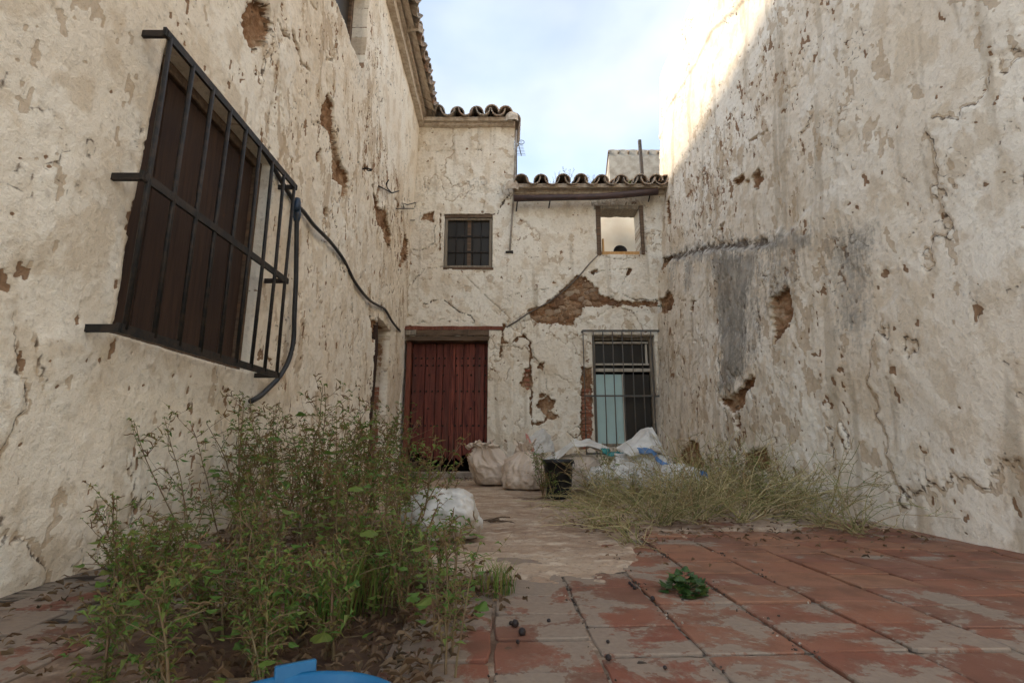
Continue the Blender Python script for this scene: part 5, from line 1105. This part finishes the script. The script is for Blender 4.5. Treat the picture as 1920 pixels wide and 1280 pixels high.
# doorside bush, floor plant, wall plants
DB = bush_mesh(51, .16, .20, 60, .075, M['darkleaf']); x, y, z = G(760, 905); plant('bush', 'small dark green bush beside the threshold of the red door', (x, y, 0), DB, 1.0, cat='bush')
BL = bush_mesh(52, .08, .16, 12, .085, M['broad']); x, y, z = G(748, 915); plant('mallow', 'bright green broad-leaved plant next to the dark bush at the door', (x, y, 0), BL, 1.0)
FP = bush_mesh(53, .056, .062, 70, .032, M['darkleaf']); x, y, z = G(1284, 1112); plant('green_plant', 'compact dark green plant growing from a joint in the red tiles', (x, y, 0), FP, 1.0)
SB = bush_mesh(54, .08, .10, 26, .045, M['darkleaf'], False)
for (px, py, lab) in ((1243, 578, 'green tuft growing from the hole in the wall corner above the barred window'), (1238, 657, 'small green tuft in the wall corner beside the bars')):
    Y_, z_ = onR(px, py); plant('wall_plant', lab, (float(XR(Y_, z_)) - .05, 7.78, z_ - .05), SB, .9)
x, y, z = (2.12, 6.9, 0); plant('bush', 'dark green bush in the corner between the sacks and the bulging wall', (x, y, 0), bush_mesh(55, .16, .42, 70, .07, M['darkleaf'], False), 1.0, cat='bush')
# plant in front of bucket
BP = [weed_mesh(501, .42, .7, .0, 10, 0), weed_mesh(502, .55, .35, .0, 12, 0)]
for (px, py, k, s_, lab) in ((1042, 945, 0, .72, 'bushy green plant in front of the black bucket'), (1022, 935, 1, .95, 'upright leafy plant between the tan sacks and the black bucket'), (1060, 930, 1, .82, 'upright leafy plant rising behind the black bucket rim'), (1150, 915, 1, .95, 'upright leafy plant in front of the aqua window panel'), (1128, 918, 1, .85, 'leafy plant left of the low white sack')):
    x, y, z = G(px, py); plant('leafy_plant', lab, (x, y, 0), BP[k], s_)
# dry wiry weeds
WI = [wiry_mesh(600 + k, .66, .66, 28) for k in range(4)]; TR = [wiry_mesh(650 + k, .75, .14, 14, (-.9, -.15)) for k in range(2)]
GD = 'dry wiry weeds along the bulging wall'
for (px, Y_, s_) in ((1240, 3.15, .82), (1215, 3.4, .9), (1270, 3.5, .95), (1180, 3.7, .9), (1140, 4.1, .9), (1110, 4.3, .75), (1310, 3.4, .95), (1350, 3.7, 1.0), (1390, 3.3, .9), (1430, 3.6, 1.0), (1300, 4.2, 1.05), (1360, 4.4, 1.05), (1420, 4.2, .95), (1240, 4.0, .9), (1170, 4.4, .75), (1480, 3.5, 1.0), (1540, 3.2, .9), (1400, 4.8, .9), (1330, 5.2, .95), (1290, 4.6, .7), (1440, 4.6, .95), (1460, 4.1, 1.0), (1380, 5.2, 1.0), (1350, 5.8, .9), (1500, 3.9, 1.0), (1600, 2.9, .85), (1300, 3.9, .95)):
    a_, b_, c_ = ray(px, 950); x = min(a_ / b_ * Y_, 2.05)
    plant('dry_weed', 'tangled dry yellow-green weed with wiry stems and pods', (x, Y_, 0), random.choice(WI), s_ * random.uniform(.85, 1.0), group=GD, cat='weed')
for (px, py, k, s_) in ((1170, 1000, 0, .9), (1120, 985, 1, .85), (1130, 965, 0, .8), (1190, 1020, 1, .7)):
    x, y, z = G(px, py); plant('trailing_weed', 'dry weed trailing thin stems across the bare floor', (x, y, 0), TR[k], s_, rz=random.uniform(-.25, .25), group='trailing dry weeds on the bare floor', cat='weed')
for (px, Y_, s_) in ((1105, 4.5, .7), (1150, 4.6, .75), (1185, 4.5, .6), (1330, 4.8, .75), (1390, 4.4, .8), (1425, 4.0, .8), (1440, 3.6, .7), (1360, 5.4, .8), (1260, 4.4, .6)):
    a_, b_, c_ = ray(px, 950); x = min(a_ / b_ * Y_, 2.1)
    plant('leafy_weed', 'green leafy weed standing among the dry wiry weeds', (x, Y_, 0), random.choice(MIDW), s_, group='green weeds among the dry ones', cat='weed')
# roof weeds
RG = grass_mesh(700, 30, .22)
for k, (px, py, Y_, s_) in enumerate(((1037, 345, 8.0, .9), (1075, 345, 8.0, .7), (1110, 347, 8.0, 1.0), (1180, 345, 8.0, 1.0), (870, 222, 8.0, .5), (908, 222, 8.0, .5), (1025, 347, 8.05, .8), (1145, 350, 8.0, .7))):
    x, z = atY(px, py + 4, Y_); plant('roof_weed', 'grass sprouting between the tiles of the tall roof' if py < 300 else 'grass sprouting between the tiles of the low roof', (x, Y_, z - .03), RG if k % 3 else BP[1] if s_ > .85 and False else RG, s_, group='weeds on the tall roof' if py < 300 else 'weeds on the low roof', cat='weed')
TW_ = weed_mesh(710, .5, .7, .2, 3, 0)
for (px, py, s_) in ((1042, 340, .42), (1068, 342, .62), (1112, 345, .42), (1012, 342, .3)):
    x, z = atY(px, py, 8.05); plant('roof_weed', 'thin dry stalk standing up from the low tiled roof', (x, 8.05, z - .02), TW_, s_, group='stalks on the low roof', cat='weed')

# ================================================================== LITTER
random.seed(33)
def litter(name, label, spots, cat='leaves'):
    mb = MB()
    for (x, y) in spots:
        a_ = random.uniform(0, 6.28); L = random.uniform(.014, .038); w = L * random.uniform(.3, .5); d = Vector((math.cos(a_), math.sin(a_), random.uniform(-.15, .35))); s_ = Vector((-d.y, d.x, random.uniform(-.3, .3))).normalized(); z = random.uniform(.006, .03)
        b = Vector((x, y, z)); q = Vector((0, 0, L * random.uniform(.05, .35)))
        vs = []
        for t_, ww in ((0, .15), (.3, 1), (.65, .9), (1, .05)):
            c = b + d * L * t_ + Vector((0, 0, .25 * L * math.sin(t_ * 3) * random.uniform(-.3, 1))); vs += [c + s_ * w * .5 * ww + q * ww, c, c - s_ * w * .5 * ww + q * ww]
        mb.add(vs, [(i * 3 + k, i * 3 + k + 1, i * 3 + k + 4, i * 3 + k + 3) for i in range(3) for k in range(2)])
    return tag(mb.build(name, M['litter']), label, cat, kind='stuff')
sp_ = []
for _ in range(2600):
    Y_ = random.uniform(1.05, 3.0); e = float(np.interp(Y_, [1.0, 1.5, 2.0, 3.0], [-.17, -.10, -.30, -.5])); x = e - abs(random.gauss(0, .42)); sp_.append((x, Y_))
for _ in range(120): x, y = ground(random.gauss(890, 35), random.gauss(1115, 22)); sp_.append((x, y))
for _ in range(500): Y_ = random.uniform(1.3, 3.0); sp_.append((random.uniform(-1.55, -.7), Y_))
litter('dead_leaves', 'curled brown dead leaves heaped under the leafy weeds', sp_)
sp_ = [(random.uniform(.35, 2.1), random.gauss(3.0, .35)) for _ in range(420)]
litter('dead_leaves', 'dark dead leaves lying under the dry wiry weeds', sp_)
# droppings / berries on the tiles
BM = MB(); BM.lathe([(.0005, -.007), (.005, -.0055), (.0078, 0), (.0055, .005), (.0005, .0072)], 9); BME = BM.mesh('fallen_berry', M['berry'], True)
for (px, py, s_) in ((966, 1176, 1.35), (979, 1192, 1.35), (958, 1172, .8), (1029, 1167, .75), (1141, 1239, 1.0), (1224, 1126, 1.0), (1190, 1105, .9), (1185, 1100, .8), (1181, 1096, .8), (971, 1207, .7), (1140, 1206, .6), (971, 1080, .7), (1280, 1127, .6), (1247, 1255, .6)):
    x, y, z = G(px, py); tag(put('fallen_berry', BME, None, (x, y, .008 * s_), (random.random(), random.random(), random.random()), s_), 'small round black berry lying on the red tiles', 'berry', 'black berries on the tiles')
# twig and rubble by the door
x, y, z = G(935, 982); tw = MB()
for k in range(7): tw.tube(stem_path((random.uniform(-.06, .06), random.uniform(-.02, .02), .012), (1, random.uniform(-.4, .4), .1), random.uniform(.08, .16), 5, .3, -.04), .004, 4)
o = tw.build('dry_twig', M['oldwood']); o.location = (x - .04, y, .008); tag(o, 'clump of dark dry twigs on the bare floor beside the white sack', 'twig')
rb = MB()
for k in range(130):
    px = random.gauss(850, 30); py = random.uniform(889, 902); gx, gy = ground(px, py); s_ = random.uniform(.008, .03); rb.box((gx, min(gy, 7.75), s_ * .3 + .01), (s_, s_ * .8, s_ * .6), (random.random(), random.random(), random.random()), jit=s_ * .15)
tag(rb.build('rubble', M['stonecap']), 'crumbs of broken plaster scattered before the door threshold', 'rubble', kind='stuff')

cb_ = MB(); random.seed(61)
for (x0, sp0, y0, y1, n) in ((.47, .012, 1.05, 2.5, 170), (.715, .014, 1.2, 2.9, 200), (.225, .008, 1.1, 1.9, 60), (-.02, .01, 1.05, 1.6, 50), (.96, .012, 1.6, 2.9, 120)):
    for k in range(n):
        y = random.uniform(y0, y1); x = x0 - sr_ * y + random.gauss(0, sp0 * 1.3)
        if float(perlin(y * 6, x0 * 9)) < random.uniform(-.1, .3): continue
        q = random.uniform(.002, .007); cb_.box((x, y, .002 + q * .3), (q, q * .8, q * .6), (random.random() * 3, random.random() * 3, random.random() * 3), jit=q * .15, mi=random.choice((0, 0, 0, 0, 0, 1)))
tag(cb_.build('crumbs', [M['crumb'], M['stonecap']]), 'dark crumbs of earth and mortar along the tile joints', 'debris', kind='stuff')
